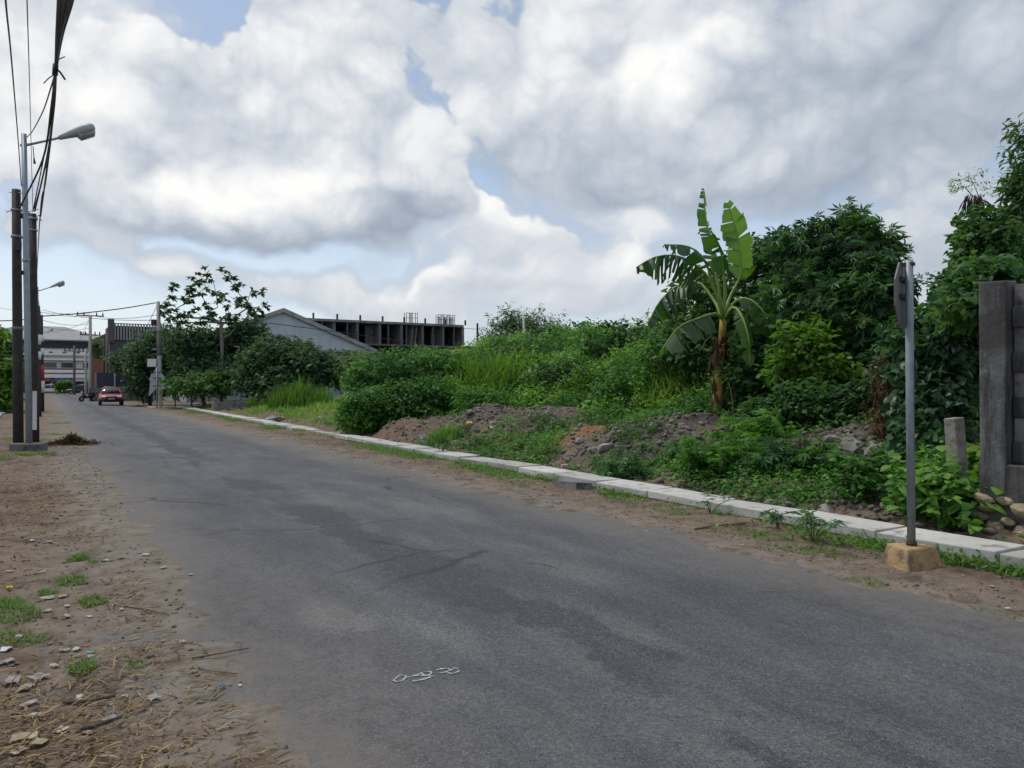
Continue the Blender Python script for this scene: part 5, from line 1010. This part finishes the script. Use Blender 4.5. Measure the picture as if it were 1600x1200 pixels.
for px, py, a, b_, c_ in [(75, 940, .14, .08, pal), (98, 938, .1, .08, ye), (50, 850, .12, .06, pal), (78, 852, .1, .05, gr), (20, 1070, .16, .09, gr), (62, 1066, .14, .1, gr), (42, 1080, .12, .07, gr), (100, 1020, .1, .05, gr), (120, 1018, .09, .05, pal), (75, 962, .1, .05, pal), (105, 968, .12, .04, gr), (140, 968, .08, .04, pal), (255, 892, .1, .05, pal), (298, 901, .06, .045, pal), (40, 1165, .16, .12, ye), (62, 1175, .1, .08, ye), (30, 1190, .1, .06, ye), (125, 1095, .1, .04, pal), (15, 900, .1, .05, pal), (65, 900, .1, .03, pal), (45, 1110, .13, .06, gr), (175, 1105, .07, .05, gr), (240, 1100, .1, .07, gr), (170, 1130, .1, .05, gr), (255, 1005, .05, .03, pal), (285, 1008, .05, .04, pal), (165, 882, .08, .05, (.4, .44, .4)), (228, 872, .1, .06, (.4, .44, .38)), (10, 1040, .14, .06, gr), (85, 1045, .1, .04, pal), (60, 1130, .12, .05, gr), (140, 1150, .12, .07, (.2, .17, .15)), (115, 700, .2, .1, pal), (105, 955, .06, .04, pal), (195, 1090, .05, .03, pal), (190, 960, .05, .03, pal), (140, 1030, .07, .05, gr), (95, 1150, .1, .06, pal), (30, 1000, .08, .05, gr)]:
    nm_ = {pal: 'cream coloured', gr: 'grey', ye: 'yellowish cardboard like'}.get(c_, 'greenish or dark'); scrap(px, py, a, b_, c_, nm_ + ' crumpled litter scrap lying on the left dirt verge', nm_ + ' litter scraps on the left dirt verge')
scrap(15, 925, .08, .06, (.6, .48, .02), 'bright yellow wrapper on the left dirt verge', crumple=1.2)
scrap(142, 1022, .06, .03, (.06, .42, .42), 'small teal plastic scrap on the left dirt verge')
scrap(347, 1078, .05, .04, (.03, .12, .30), 'small blue plastic scrap at the left edge of the asphalt', crumple=1.0)
scrap(375, 1076, .025, .02, (.55, .55, .53), 'tiny white scrap on the asphalt near the blue plastic')
scrap(8, 1018, .12, .08, (.6, .62, .64), 'white folded paper piece at the far left of the verge')
for px, py, s in [(745, 652, .14), (790, 668, .1), (1010, 712, .09), (965, 690, .1), (1310, 715, .12)]: pass
def on_lot(px, py, Y, a, b_, col, label, grp=None):
    o = scrap(900, 900, a, b_, col, label, grp, crumple=.9); w_ = on_ground(px, Y); o.location = (w_[0], w_[1], w_[2] + .02); o.rotation_euler = (random.uniform(-.4, .4), random.uniform(-.4, .4), random.uniform(0, 6)); return o
on_lot(733, 650, 20.2, .34, .22, (.62, .36, .03), 'bright orange plastic bag on the grey rubble heap')
for px, Y in [(752, 20), (768, 19.6), (790, 19.3), (845, 18.6), (1020, 15.2), (965, 14.4), (1045, 14.9), (1310, 11.0), (1355, 10.6), (1100, 11.4), (715, 20.5), (880, 17.5)]:
    on_lot(px, 0, Y, random.uniform(.1, .22), random.uniform(.06, .12), random.choice([pal, gr, (.55, .55, .52)]), 'pale plastic scrap lying on the rubble lot', 'pale plastic scraps on the rubble lot')
for px, py, a, b_, c_ in [(880, 745, .1, .06, pal), (1015, 770, .06, .05, (.6, .6, .58)), (1160, 855, .05, .04, pal), (1335, 850, .12, .05, (.5, .52, .52)), (1550, 918, .05, .05, pal), (1575, 955, .03, .05, (.6, .6, .58)), (1395, 885, .06, .05, ye), (1010, 830, .04, .03, pal), (780, 750, .1, .05, pal), (600, 715, .12, .06, pal), (1505, 920, .04, .03, pal), (840, 760, .06, .05, (.55, .55, .5))]:
    scrap(px, py, a, b_, c_, 'pale litter scrap on the dirt between road and drain slabs', 'pale litter scraps on the right verge')
# twigs
def twig(pts, r, label, mat='bark_pale', side=()):
    w_ = []
    for px, py, dz in pts:
        uu, vv = ground_px(px, py); w_.append(uv2w(uu, vv, max(float(H(uu, vv)), road_z(uu) + .012) + r + dz))
    mb = MB(); mb.tube(w_, [r * (1 - .5 * k / len(w_)) for k in range(len(w_))], 6)
    for s_ in side:
        ww = [uv2w(*ground_px(px, py), max(float(H(*ground_px(px, py))), road_z(ground_px(px, py)[0]) + .012) + r * .6 + dz) for px, py, dz in s_]; mb.tube(ww, r * .55, 5)
    o = mb.build('twig', M[mat], None, True); props(o, label, 'twig')
M['twig'] = pbr('twig_bark', (.16, .115, .075), .9, var=.3, scale=20)
twig([(300, 1035, 0), (330, 1032, .006), (360, 1027, .008), (390, 1020, 0)], .006, 'curled bare twig lying across the edge of the asphalt', 'twig', [[(280, 1040, 0), (277, 1025, .02), (290, 1018, .03), (315, 1020, .02), (326, 1030, 0)], [(375, 1024, 0), (378, 1015, .015), (368, 1013, .01)], [(300, 1048, 0), (330, 1056, .005), (370, 1060, 0)]])
twig([(178, 951, 0), (220, 958, .005), (265, 966, 0)], .005, 'straight dry stalk on the left dirt verge', 'twig')
twig([(1085, 830, 0), (1120, 826, .01), (1165, 822, 0)], .012, 'broken brown stick on the dirt before the drain slabs', 'twig')
twig([(335, 1096, 0), (345, 1088, .004), (350, 1085, 0)], .006, 'short twig beside the blue plastic scrap', 'twig')
twig([(120, 1150, 0), (160, 1146, .02), (190, 1132, .01)], .012, 'dark rotten branch piece low on the left verge', 'bark')
twig([(100, 1105, 0), (145, 1108, .02), (180, 1098, .01)], .010, 'dark curved branch piece beside the straw', 'bark')
# dry brush heap by the road near the lamp
b = on_ground(112, 20.4); L = Leaves(); n = 2200; a = rng.random(n) * 6.283; r = np.abs(rng.normal(0, .34, n))
p = np.stack([b[0] + r * np.cos(a), b[1] + .7 * r * np.sin(a), b[2] + .02 + .22 * np.exp(-(r / .3) ** 2) * rng.random(n)], -1)
L.add(*leaf_arrays(p, rng.normal(0, 1, (n, 3)) + np.array([0, 0, .8]), np.stack([np.cos(a), np.sin(a), rng.normal(.2, .4, n)], -1), .04 + .13 * rng.random(n) ** 2, rng.random(n) * .6, 'lance')); o = L.build('brush_heap', M['deadvine'], None, b); o.location = tuple(b); props(o, 'low heap of dry brown brush beside the road near the street lamp', 'brush heap')
# ------------------------------------------------------------------ buildings
def local(root, pts): return pts
# grey gabled warehouse
A = P(442, 487, 72); wlen = 8.75; zA = A[2]; zE = 5.05
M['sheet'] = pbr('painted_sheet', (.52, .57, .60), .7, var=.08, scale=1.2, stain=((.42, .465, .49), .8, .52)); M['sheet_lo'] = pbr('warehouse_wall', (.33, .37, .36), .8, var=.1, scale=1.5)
M['barge'] = pbr('fibre_cement', (.36, .36, .35), .9, var=.25, scale=2.5, stain=((.22, .215, .2), 1.5, .5)); M['roofgrey'] = pbr('roof_sheet', (.28, .29, .3), .7, var=.1, scale=1)
root = empty('warehouse', (A[0], A[1], 0), TH, 'grey gabled warehouse wall rising behind the dark roadside trees', 'building')
mb = MB(); mb.prism([(-wlen, 0, zE), (wlen, 0, zE), (0, 0, zA)], (0, .2, 0)); mb.build('gable', M['sheet'], root)
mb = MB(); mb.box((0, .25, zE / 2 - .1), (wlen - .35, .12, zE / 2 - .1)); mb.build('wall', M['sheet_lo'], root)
mb = MB(); mb.box((0, -.08, zE - .1), (wlen + .1, .16, .1)); mb.build('ledge', M['barge'], root)
for s in (-1, 1):
    mb = MB(); mb.prism([(0, -.3, zA - .06), (s * (wlen + .5), -.3, zE - .26), (s * (wlen + .5), -.3, zE + .12), (0, -.3, zA + .34)], (0, .42, 0)); mb.build('barge_board', M['barge'], root)
    mb = MB(); mb.prism([(0, .12, zA + .3), (s * (wlen + .5), .12, zE + .08), (s * (wlen + .5), .12, zE - .02), (0, .12, zA + .2)], (0, 26, 0)); mb.build('roof', M['roofgrey'], root)
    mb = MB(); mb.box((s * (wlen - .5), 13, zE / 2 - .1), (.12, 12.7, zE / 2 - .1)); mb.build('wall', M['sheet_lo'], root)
for k in range(-7, 8):
    mb = MB(); x = k * 1.15; zt = zE + (zA - zE) * (1 - abs(x) / wlen) - .1; mb.box((x, -.012, (zE + zt) / 2), (.03, .012, (zt - zE) / 2)); mb.build('seam', M['sheet'], root)
mb = MB(); mb.box((wlen - 1.6, .12, zE - .7), (.25, .02, .25)); mb.build('vent', M['black'], root)
# unfinished concrete building
B = P(485, 497, 96); LB = 21.5; zt = B[2]; zf = 7.0
M['raw'] = pbr('raw_concrete', (.14, .138, .138), .95, var=.25, scale=.8, stain=((.1, .1, .1), .7, .52)); M['raw_lt'] = pbr('raw_plaster', (.23, .225, .22), .95, var=.3, scale=.9, stain=((.13, .125, .12), .8, .48)); M['raw_dk'] = pbr('raw_block', (.10, .095, .095), .95, var=.3, scale=.9)
root = empty('unfinished_building', (B[0], B[1], 0), TH, 'unfinished concrete frame building with open bays behind the warehouse', 'building')
mb = MB(); mb.box((LB / 2 - 1, 5, zt - .15), (LB / 2 + 1, 5.2, .15)); mb.build('roof_slab', M['raw_lt'], root)
mb = MB(); mb.box((LB / 2, 4.6, zf - .12), (LB / 2 + .6, 5.6, .12)); mb.build('floor_slab', M['raw'], root)
mb = MB(); mb.box((LB + 1.6, -.2, zf - .1), (2.2, 1.4, .09)); mb.build('canopy', M['metal_dark'], root)
mb = MB(); mb.box((LB / 2, 9.6, zt / 2), (LB / 2, .12, zt / 2 - .2)); mb.build('rear_wall', M['raw_dk'], root)
nb = 7
for k in range(nb + 1):
    x = k * LB / nb
    mb = MB(); mb.box((x, .16, zt / 2 - .15), (.17, .17, zt / 2 - .16)); mb.build('column', M['raw_lt'] if k == nb else M['raw'], root)
    mb = MB(); mb.box((x, 4.9, (zt + zf) / 2 - .12), (.09, 4.5, (zt - zf) / 2 - .18)); mb.build('partition', M['raw_lt'], root)
    mb = MB(); mb.box((x + .4, .1, zt + .35), (.1, .1, .35)); mb.build('starter_column', M['raw_dk'], root)
for x in (1.5, 4.8, 10.4, 12.1, 13.0, 16.9, 20.1):
    mb = MB(); mb.box((x, .1, (zt + zf) / 2 - .1), (.1, .1, (zt - zf) / 2 - .17)); mb.build('prop', M['raw_dk'], root)
for x in (3.2, 8.6, 14.8, 18.2):
    mb = MB(); mb.box((x, 2.4, (zt + zf) / 2 - .1), (.55, .08, (zt - zf) / 2 - .17)); mb.build('panel', M['raw_lt'], root)
for x0, n_ in ((13.6, 2), (18.4, 3)):
    for j in range(n_):
        mb = MB(); x = x0 + j * .9
        for a in (0, .75):
            for c_ in (0, .7): mb.box((x + a, 1.5 + c_, zt + .75), (.035, .035, .75))
        mb.box((x + .38, 1.5, zt + 1.46), (.42, .035, .03)); mb.box((x + .38, 1.5, zt + .8), (.42, .035, .03)); mb.build('scaffold', M['raw_lt'], root)
        if n_ == 3: 
            mb = MB(); mb.tube([(x + .38, 1.85, zt + .1), (x + .38, 1.85, zt + 1.2)], .36, 10); mb.build('tank', M['white'], root)
mb = MB(); mb.box((13.9, .35, (zt + zf) / 2), (.06, .04, 1.4), rot=Matrix.Rotation(R(6), 3, 'Y')); mb.box((14.5, .35, (zt + zf) / 2), (.06, .04, 1.4), rot=Matrix.Rotation(R(6), 3, 'Y'))
for j in range(7): mb.box((14.2, .35, zf + .3 + j * .38), (.3, .03, .03))
mb.build('ladder', M['raw_lt'], root)
p_ = P(746, 505, 108); mb = MB(); mb.tube([(p_[0], p_[1], 0), (p_[0], p_[1], p_[2])], .14, 8); o = mb.build('steel_mast', M['metal_dark']); props(o, 'dark upright post at the right end of the unfinished building canopy', 'post')
# small red roofed house right of it
p_ = P(735, 548, 125); root = empty('red_roof_house', (p_[0], p_[1], 0), TH, 'small house with faded red roof peeping out beside the unfinished building', 'building')
M['tile'] = pbr('red_roof_tile', (.30, .12, .09), .8, var=.25, scale=2); mb = MB(); mb.box((0, 0, 2.6), (6, 4, 2.6)); mb.build('wall', M['white'], root)
mb = MB(); mb.prism([(-6.6, -4.6, 5.2), (-6.6, 4.6, 5.2), (-6.6, 0, 7.6)], (13.2, 0, 0)); mb.build('roof', M['tile'], root)
# antenna pole in the thicket
b = on_ground(821, 38); tp = P(818, 495, 38); mb = MB(); mb.tube([b, (b + tp) / 2, tp], [.07, .06, .05], 8); root = props(mb.build('antenna_pole', M['concrete'], None, True), 'bare pale pole standing out of the vine mound', 'pole')
# white shophouse at the end of the street
Cx = P(66, 600, 156); root = empty('shophouse', (Cx[0], Cx[1], 0), TH, 'white three storey shophouse with grey hip roof at the street end', 'building'); W_ = 12.5; z0 = 10.6
M['cream'] = pbr('white_render', (.78, .77, .76), .8, var=.08, scale=.6, stain=((.4, .39, .38), .5, .6)); M['navy'] = pbr('dark_navy', (.035, .04, .06), .6, var=.3); M['brown'] = pbr('brown_trim', (.2, .13, .09), .8)
mb = MB(); mb.box((0, 6, z0 / 2), (W_, 5.6, z0 / 2 - .05)); mb.build('wall', M['cream'], root)
mb = MB(); mb.loft([[(-W_ - .8, -1, z0 + .1), (W_ + .8, -1, z0 + .1), (W_ + .8, 13, z0 + .1), (-W_ - .8, 13, z0 + .1)], [(-W_ - .8, -1, z0 + .35), (W_ + .8, -1, z0 + .35), (W_ + .8, 13, z0 + .35), (-W_ - .8, 13, z0 + .35)], [(-4, 5.5, z0 + 3.4), (4, 5.5, z0 + 3.4), (4, 6.5, z0 + 3.4), (-4, 6.5, z0 + 3.4)]]); mb.build('roof', M['roofgrey'], root)
mb = MB(); mb.box((0, .2, z0 - .75), (W_ + .3, .25, .6)); mb.build('gallery_shade_band', M['navy'], root)  # solid dark box stands in for the shade inside the open gallery
for zz_, hh, dp in ((8.3, .55, .7), (6.9, .18, .9), (4.5, .3, .8), (3.5, .35, 1.1)):
    mb = MB(); mb.box((0, -.1, zz_), (W_ + .35, dp, hh)); mb.build('balcony_band', M['cream'], root)
for x in (-9.5, -6, -2.5, 1.2, 4.6, 8.6):
    fr = MB(); fr.box((x, .35, 5.75), (1.45, .06, .62)); f_ = fr.build('window', M['cream'], root); pn_ = MB(); pn_.box((x, .27, 5.75), (1.3, .04, .5)); pn_.build('pane', M['glass'], f_)
mb = MB(); mb.box((0, -.2, 5.0), (W_ + .2, .75, .06)); mb.build('railing', M['brown'], root)
for k in range(7):
    x = -10.7 + k * 3.55; mb = MB(); mb.box((x, .3, 1.55), (1.6, .1, 1.5)); mb.build('shop_front', M['navy'], root); mb = MB(); mb.box((x, -.9, 2.75), (1.5, .05, .35))
    cols = [(.1, .12, .3), (.5, .5, .52), (.4, .35, .1), (.3, .08, .08)]; mk = 'sign%d' % (k % 4)
    if mk not in M: M[mk] = pbr('shop_sign_%d' % (k % 4), cols[k % 4], .6)
    mb.build('shop_sign', M[mk], root)
for k in range(9):
    mb = MB(); mb.box((-10.5 + k * 2.4, -.82, 8.35), (.35, .03, .14)); mb.build('vent_opening', M['brown'], root)
# brick house
q = P(172, 600, 122); root = empty('brick_house', (q[0], q[1], 0), TH, 'brown brick house with tiled gable roof behind the electricity poles', 'building'); M['brick'] = pbr('brown_brick', (.21, .11, .07), .9, var=.25, scale=3); M['tile_dk'] = pbr('brown_tile', (.17, .09, .06), .85, var=.3, scale=2)
mb = MB(); mb.box((0, 4, 4.2), (2.6, 4, 4.2)); mb.build('wall', M['brick'], root); mb = MB(); mb.prism([(-3.2, -.4, 8.4), (3.4, -.4, 8.4), (.4, -.4, 10.4)], (0, 9, 0)); mb.build('roof', M['tile_dk'], root)
for x in (-1.6, 1.6):
    mb = MB(); mb.box((x, -.04, 6.6), (.7, .05, .8)); w__ = mb.build('window', M['brown'], root); mb = MB(); mb.box((x, -.1, 6.6), (.58, .03, .68)); mb.build('pane', M['glass'], w__)
# dark slatted block
q = P(210, 600, 98); root = empty('slatted_building', (q[0], q[1], 0), TH, 'dark flat roofed building with slatted upper screen behind the roadside trees', 'building'); zt_ = 1.6 + 95 / F * 98
mb = MB(); mb.box((.5, 4.2, zt_ / 2 - .1), (3.3, 4, zt_ / 2 - .1)); mb.build('wall', M['raw_dk'], root); mb = MB(); mb.box((-2.65, .1, zt_ - .9), (.35, .4, 1.5)); mb.build('corner_pier', M['raw_dk'], root)
for k in range(19):
    mb = MB(); mb.box((-2.2 + k * .33, -.08, zt_ - 1.0), (.09, .06, 1.0)); mb.build('slat', M['roofgrey'], root)
mb = MB(); mb.box((.6, -.08, zt_ + .05), (3.1, .09, .05)); mb.build('rail', M['raw_dk'], root)
# roadside kiosk and low wall
q = P(193, 600, 84); root = empty('kiosk', (q[0], q[1], 0), TH, 'dark blue roadside kiosk with white awning and frames', 'kiosk'); mb = MB(); mb.box((0, 1.5, 1.75), (2.6, 1.5, 1.2)); mb.build('body', M['navy'], root); M['awn'] = pbr('pale_awning', (.36, .40, .41), .7)
mb = MB(); mb.box((1.0, -.8, 3.3), (1.5, .7, .05), rot=Matrix.Rotation(R(14), 3, 'X')); mb.build('awning', M['awn'], root)
for x in (-.9, .8):
    mb = MB(); mb.box((x, -.5, 1.5), (.06, .06, 1.4)); mb.build('post', M['awn'], root)
mb = MB(); mb.box((-.3, -.55, 1.35), (.9, .05, .05)); mb.build('counter', M['awn'], root)
q = P(192, 606, 78); mb = MB(); mb.box((0, 0, .6), (3.0, .12, .75), jit=.02); o = mb.build('low_wall', M['raw']); o.location = (q[0], q[1], 0); o.rotation_euler.z = TH; props(o, 'low grey wall in front of the dark blue kiosk', 'wall')
# ------------------------------------------------------------------ warning sign seen from behind
b = on_ground(245, 54); root = empty('warning_sign', b, 0, 'triangular warning sign seen from behind beside the concrete utility pole', 'traffic sign'); M['signback'] = pbr('pale_sign_back', (.42, .43, .44), .6, .1, .1, 3)
mb = MB(); mb.tube([(0, 0, 0), (0, 0, 2.85)], .05, 8); mb.build('post', M['metal_grey'], root, True)
mb = MB(); mb.prism([(-.62, .07, 1.95), (.62, .07, 1.95), (0, .07, 2.95)], (0, .02, 0)); mb.build('triangle_plate', M['signback'], root); mb = MB(); mb.box((.05, .08, 1.55), (.5, .012, .22)); mb.build('lower_plate', M['signback'], root)
for z_ in (1.55, 2.1, 2.5):
    mb = MB(); mb.box((0, .055, z_), (.3, .012, .03)); mb.build('bracket', M['metal_dark'], root)
b = on_ground(240, 55); root = empty('arrow_board', b, 0, 'weathered leaning board behind the warning sign', 'board'); mb = MB(); mb.prism([(-.35, 0, .8), (.15, 0, 1.3), (.25, 0, 2.4), (-.2, 0, 2.4)], (0, .04, 0)); mb.build('board', M['signback'], root); mb = MB(); mb.tube([(0, .05, 0), (0, .05, 1.6)], .04, 6); mb.build('post', M['metal_grey'], root)
b = on_ground(265, 56); root = empty('street_name_sign', b, 0, 'blue grey street name sign behind the concrete utility pole', 'sign'); M['bluesign'] = pbr('blue_sign', (.07, .12, .17), .6); mb = MB(); mb.box((-.1, 0, 1.55), (.62, .02, .16)); mb.build('plate', M['bluesign'], root); mb = MB(); mb.tube([(.4, .05, 0), (.4, .05, 1.7)], .04, 6); mb.build('post', M['metal_dark'], root)

# ------------------------------------------------------------------ vehicles
def ringsec(x, hw, zb, zt, k=.78):
    return [(x, -hw * k, zb), (x, hw * k, zb), (x, hw, zb + .12), (x, hw, zb + (zt - zb) * .62), (x, hw * .93, zt - .05), (x, hw * .7, zt), (x, -hw * .7, zt), (x, -hw * .93, zt - .05), (x, -hw, zb + (zt - zb) * .62), (x, -hw, zb + .12)]
def car(name, label, cat, loc, rz, paint, kind):
    """nose towards local +x"""
    root = empty(name, loc, rz, label, cat)
    if kind == 'sedan':
        prof = [(-2.15, .70, .42, .82), (-2.0, .80, .3, .98), (-1.4, .86, .24, 1.0), (-.4, .87, .22, .98), (.6, .87, .22, .96), (1.2, .86, .24, .90), (1.75, .80, .26, .80), (2.1, .66, .34, .66)]
        cab = [(-1.75, .62, .98, 1.0), (-1.1, .66, .96, 1.38), (-.5, .66, .96, 1.46), (.1, .66, .96, 1.44), (.95, .70, .93, .98)]; wx = (-1.3, 1.32); nose = 2.1; zlamp = .66
    else:
        prof = [(-2.25, .72, .4, .95), (-2.15, .82, .3, 1.05), (-1.4, .85, .26, 1.06), (.4, .85, .26, 1.05), (1.3, .83, .28, .98), (1.85, .78, .3, .9), (2.15, .64, .38, .72)]
        cab = [(-2.2, .68, 1.02, 1.5), (-1.9, .68, 1.02, 1.72), (-.6, .68, 1.02, 1.78), (.4, .68, 1.02, 1.72), (1.3, .70, .98, 1.04)]; wx = (-1.4, 1.4); nose = 2.15; zlamp = .75
    mb = MB(); mb.loft([ringsec(*p) for p in prof]); bd = mb.build('body', paint, root, True); bd.modifiers.new('sub', 'SUBSURF').levels = 1; bd.modifiers['sub'].render_levels = 1
    mb = MB(); mb.loft([[(x, -hw, zb), (x, hw, zb), (x, hw * .8 if zt_ > zb + .1 else hw, zt_ - .06 if zt_ > zb + .1 else zt_), (x, hw * .62, zt_), (x, -hw * .62, zt_), (x, -hw * .8 if zt_ > zb + .1 else -hw, zt_ - .06 if zt_ > zb + .1 else zt_)] for x, hw, zb, zt_ in cab]); mb.build('cabin', M['glass'], root, True)
    # roof skin and pillars
    c = cab; mid = c[1:-1]; mb = MB(); mb.loft([[(x, -hw * .79, z - .07), (x, hw * .79, z - .07), (x, hw * .8, z - .03), (x, hw * .6, z + .02), (x, -hw * .6, z + .02), (x, -hw * .8, z - .03)] for x, hw, _, z in mid]); mb.build('roof', paint, root, True)
    for s in (-1, 1):
        for p0, p1, rr_ in (((c[-1][0] + .02, s * c[-1][1] * .98, c[-1][3]), (c[-2][0] + .02, s * c[-2][1] * .78, c[-2][3] - .03), .045), ((c[0][0], s * c[0][1] * .98, c[0][3] if kind == 'sedan' else c[0][2]), (c[1][0], s * c[1][1] * .78, c[1][3] - .04), .06), ((-.35, s * c[2][1] * 1.0, .98), (-.35, s * c[2][1] * .8, c[2][3] - .05), .035)):
            mb = MB(); mb.tube([p0, p1], rr_, 6); mb.build('pillar', paint, root)
        mb = MB(); mb.box((c[-1][0] - .3, s * 1.0, 1.0), (.07, .1, .07)); mb.build('mirror', paint, root, bevel=.02)
        mb = MB(); mb.box((nose - .18, s * .55, zlamp + .02), (.16, .15, .065), rot=Matrix.Rotation(R(12), 3, 'Y')); mb.build('headlight', M['lamp_glass'], root, bevel=.02)
        mb = MB(); mb.box((-nose - .02, s * .62, .8), (.05, .12, .09)); mb.build('tail_light', M['red_paint'], root)
        for x in wx:
            w_ = empty('wheel', (x, s * .76, .31)); w_.parent = root
            mb = MB(); mb.tube([(0, -.1, 0), (0, .1, 0)], .31, 20); mb.build('tyre', M['black'], w_, False, .02); mb = MB(); mb.tube([(0, -.11, 0), (0, .11, 0)], .19, 14); mb.build('rim', M['metal_grey'], w_)
    mb = MB(); mb.box((nose - .03, 0, zlamp - .03), (.04, .36, .07)); mb.build('grille', M['black'], root); mb = MB(); mb.box((nose + .02, 0, .42), (.03, .5, .09)); mb.build('air_intake', M['black'], root)
    mb = MB(); mb.box((nose + .05, 0, .54), (.015, .22, .055)); mb.build('number_plate', M['plate_w'], root)
M['lamp_glass'] = pbr('headlight_glass', (.55, .55, .57), .15, spec=.8); M['plate_w'] = pbr('number_plate', (.5, .5, .5), .6)
def paint_mat(name, col):
    m = pbr(name, col, .28, 0, .04, 2, spec=.5); m.node_tree.nodes['Principled BSDF'].inputs['Coat Weight'].default_value = .25; return m
M['carred'] = paint_mat('red_car_paint', (.30, .006, .016)); M['carred'].node_tree.nodes['Principled BSDF'].inputs['Roughness'].default_value = .4; M['carwhite'] = paint_mat('white_car_paint', (.62, .63, .64))
cp = P(173, 633, 62); cu, cv = w2uv(cp[0], cp[1])
car('parked_car', 'dark red sedan facing the camera on the right side of the road', 'car', (cp[0], cp[1], .02), TH - math.pi / 2 + R(-2) + 0.0, M['carred'], 'sedan')
vp_ = P(76, 612, 140); car('white_van', 'white minivan crossing at the far end of the street', 'car', (vp_[0], vp_[1], .03), TH + math.pi, M['carwhite'], 'van')
vp_ = P(125, 612, 134); car('dark_car', 'dark car parked by the far electricity pole', 'car', (vp_[0], vp_[1], .03), TH + math.pi, paint_mat('dark_car_paint', (.03, .035, .04)), 'van')
def motorbike(loc, rz, label, col):
    root = empty('motorcycle', loc, rz, label, 'motorcycle')
    for x in (-.62, .62):
        w_ = empty('wheel', (x, 0, .28)); w_.parent = root; mb = MB(); mb.tube([(0, -.045, 0), (0, .045, 0)], .28, 16); mb.build('tyre', M['black'], w_); mb = MB(); mb.tube([(0, -.05, 0), (0, .05, 0)], .14, 10); mb.build('rim', M['metal_grey'], w_)
    mb = MB(); mb.loft([[(x, -w, zb), (x, w, zb), (x, w * .7, zt), (x, -w * .7, zt)] for x, w, zb, zt in ((-.85, .06, .62, .72), (-.5, .13, .45, .76), (-.1, .14, .35, .74), (.12, .12, .3, .5), (.32, .12, .32, .6), (.48, .11, .5, .95), (.58, .06, .8, 1.0))]); mb.build('body', col, root, True)
    mb = MB(); mb.box((-.38, 0, .8), (.36, .12, .05)); mb.build('seat', M['black'], root, bevel=.03); mb = MB(); mb.tube([(.42, -.32, 1.02), (.5, 0, 1.0), (.42, .32, 1.02)], .02, 6); mb.build('handlebar', M['metal_dark'], root)
    mb = MB(); mb.tube([(.5, 0, .9), (.62, 0, .28)], .04, 6); mb.build('fork', M['metal_grey'], root); mb = MB(); mb.box((.6, 0, .92), (.05, .09, .08)); mb.build('headlight', M['lamp_glass'], root)
b = P(137, 0, 76); motorbike((b[0], b[1], .0), TH + R(-150), 'black motorcycle parked at the roadside left of the red sedan', paint_mat('bike_black', (.02, .02, .022)))
b = P(150, 0, 84); motorbike((b[0], b[1], .0), TH + R(-100), 'white scooter parked behind the red sedan', M['carwhite'])
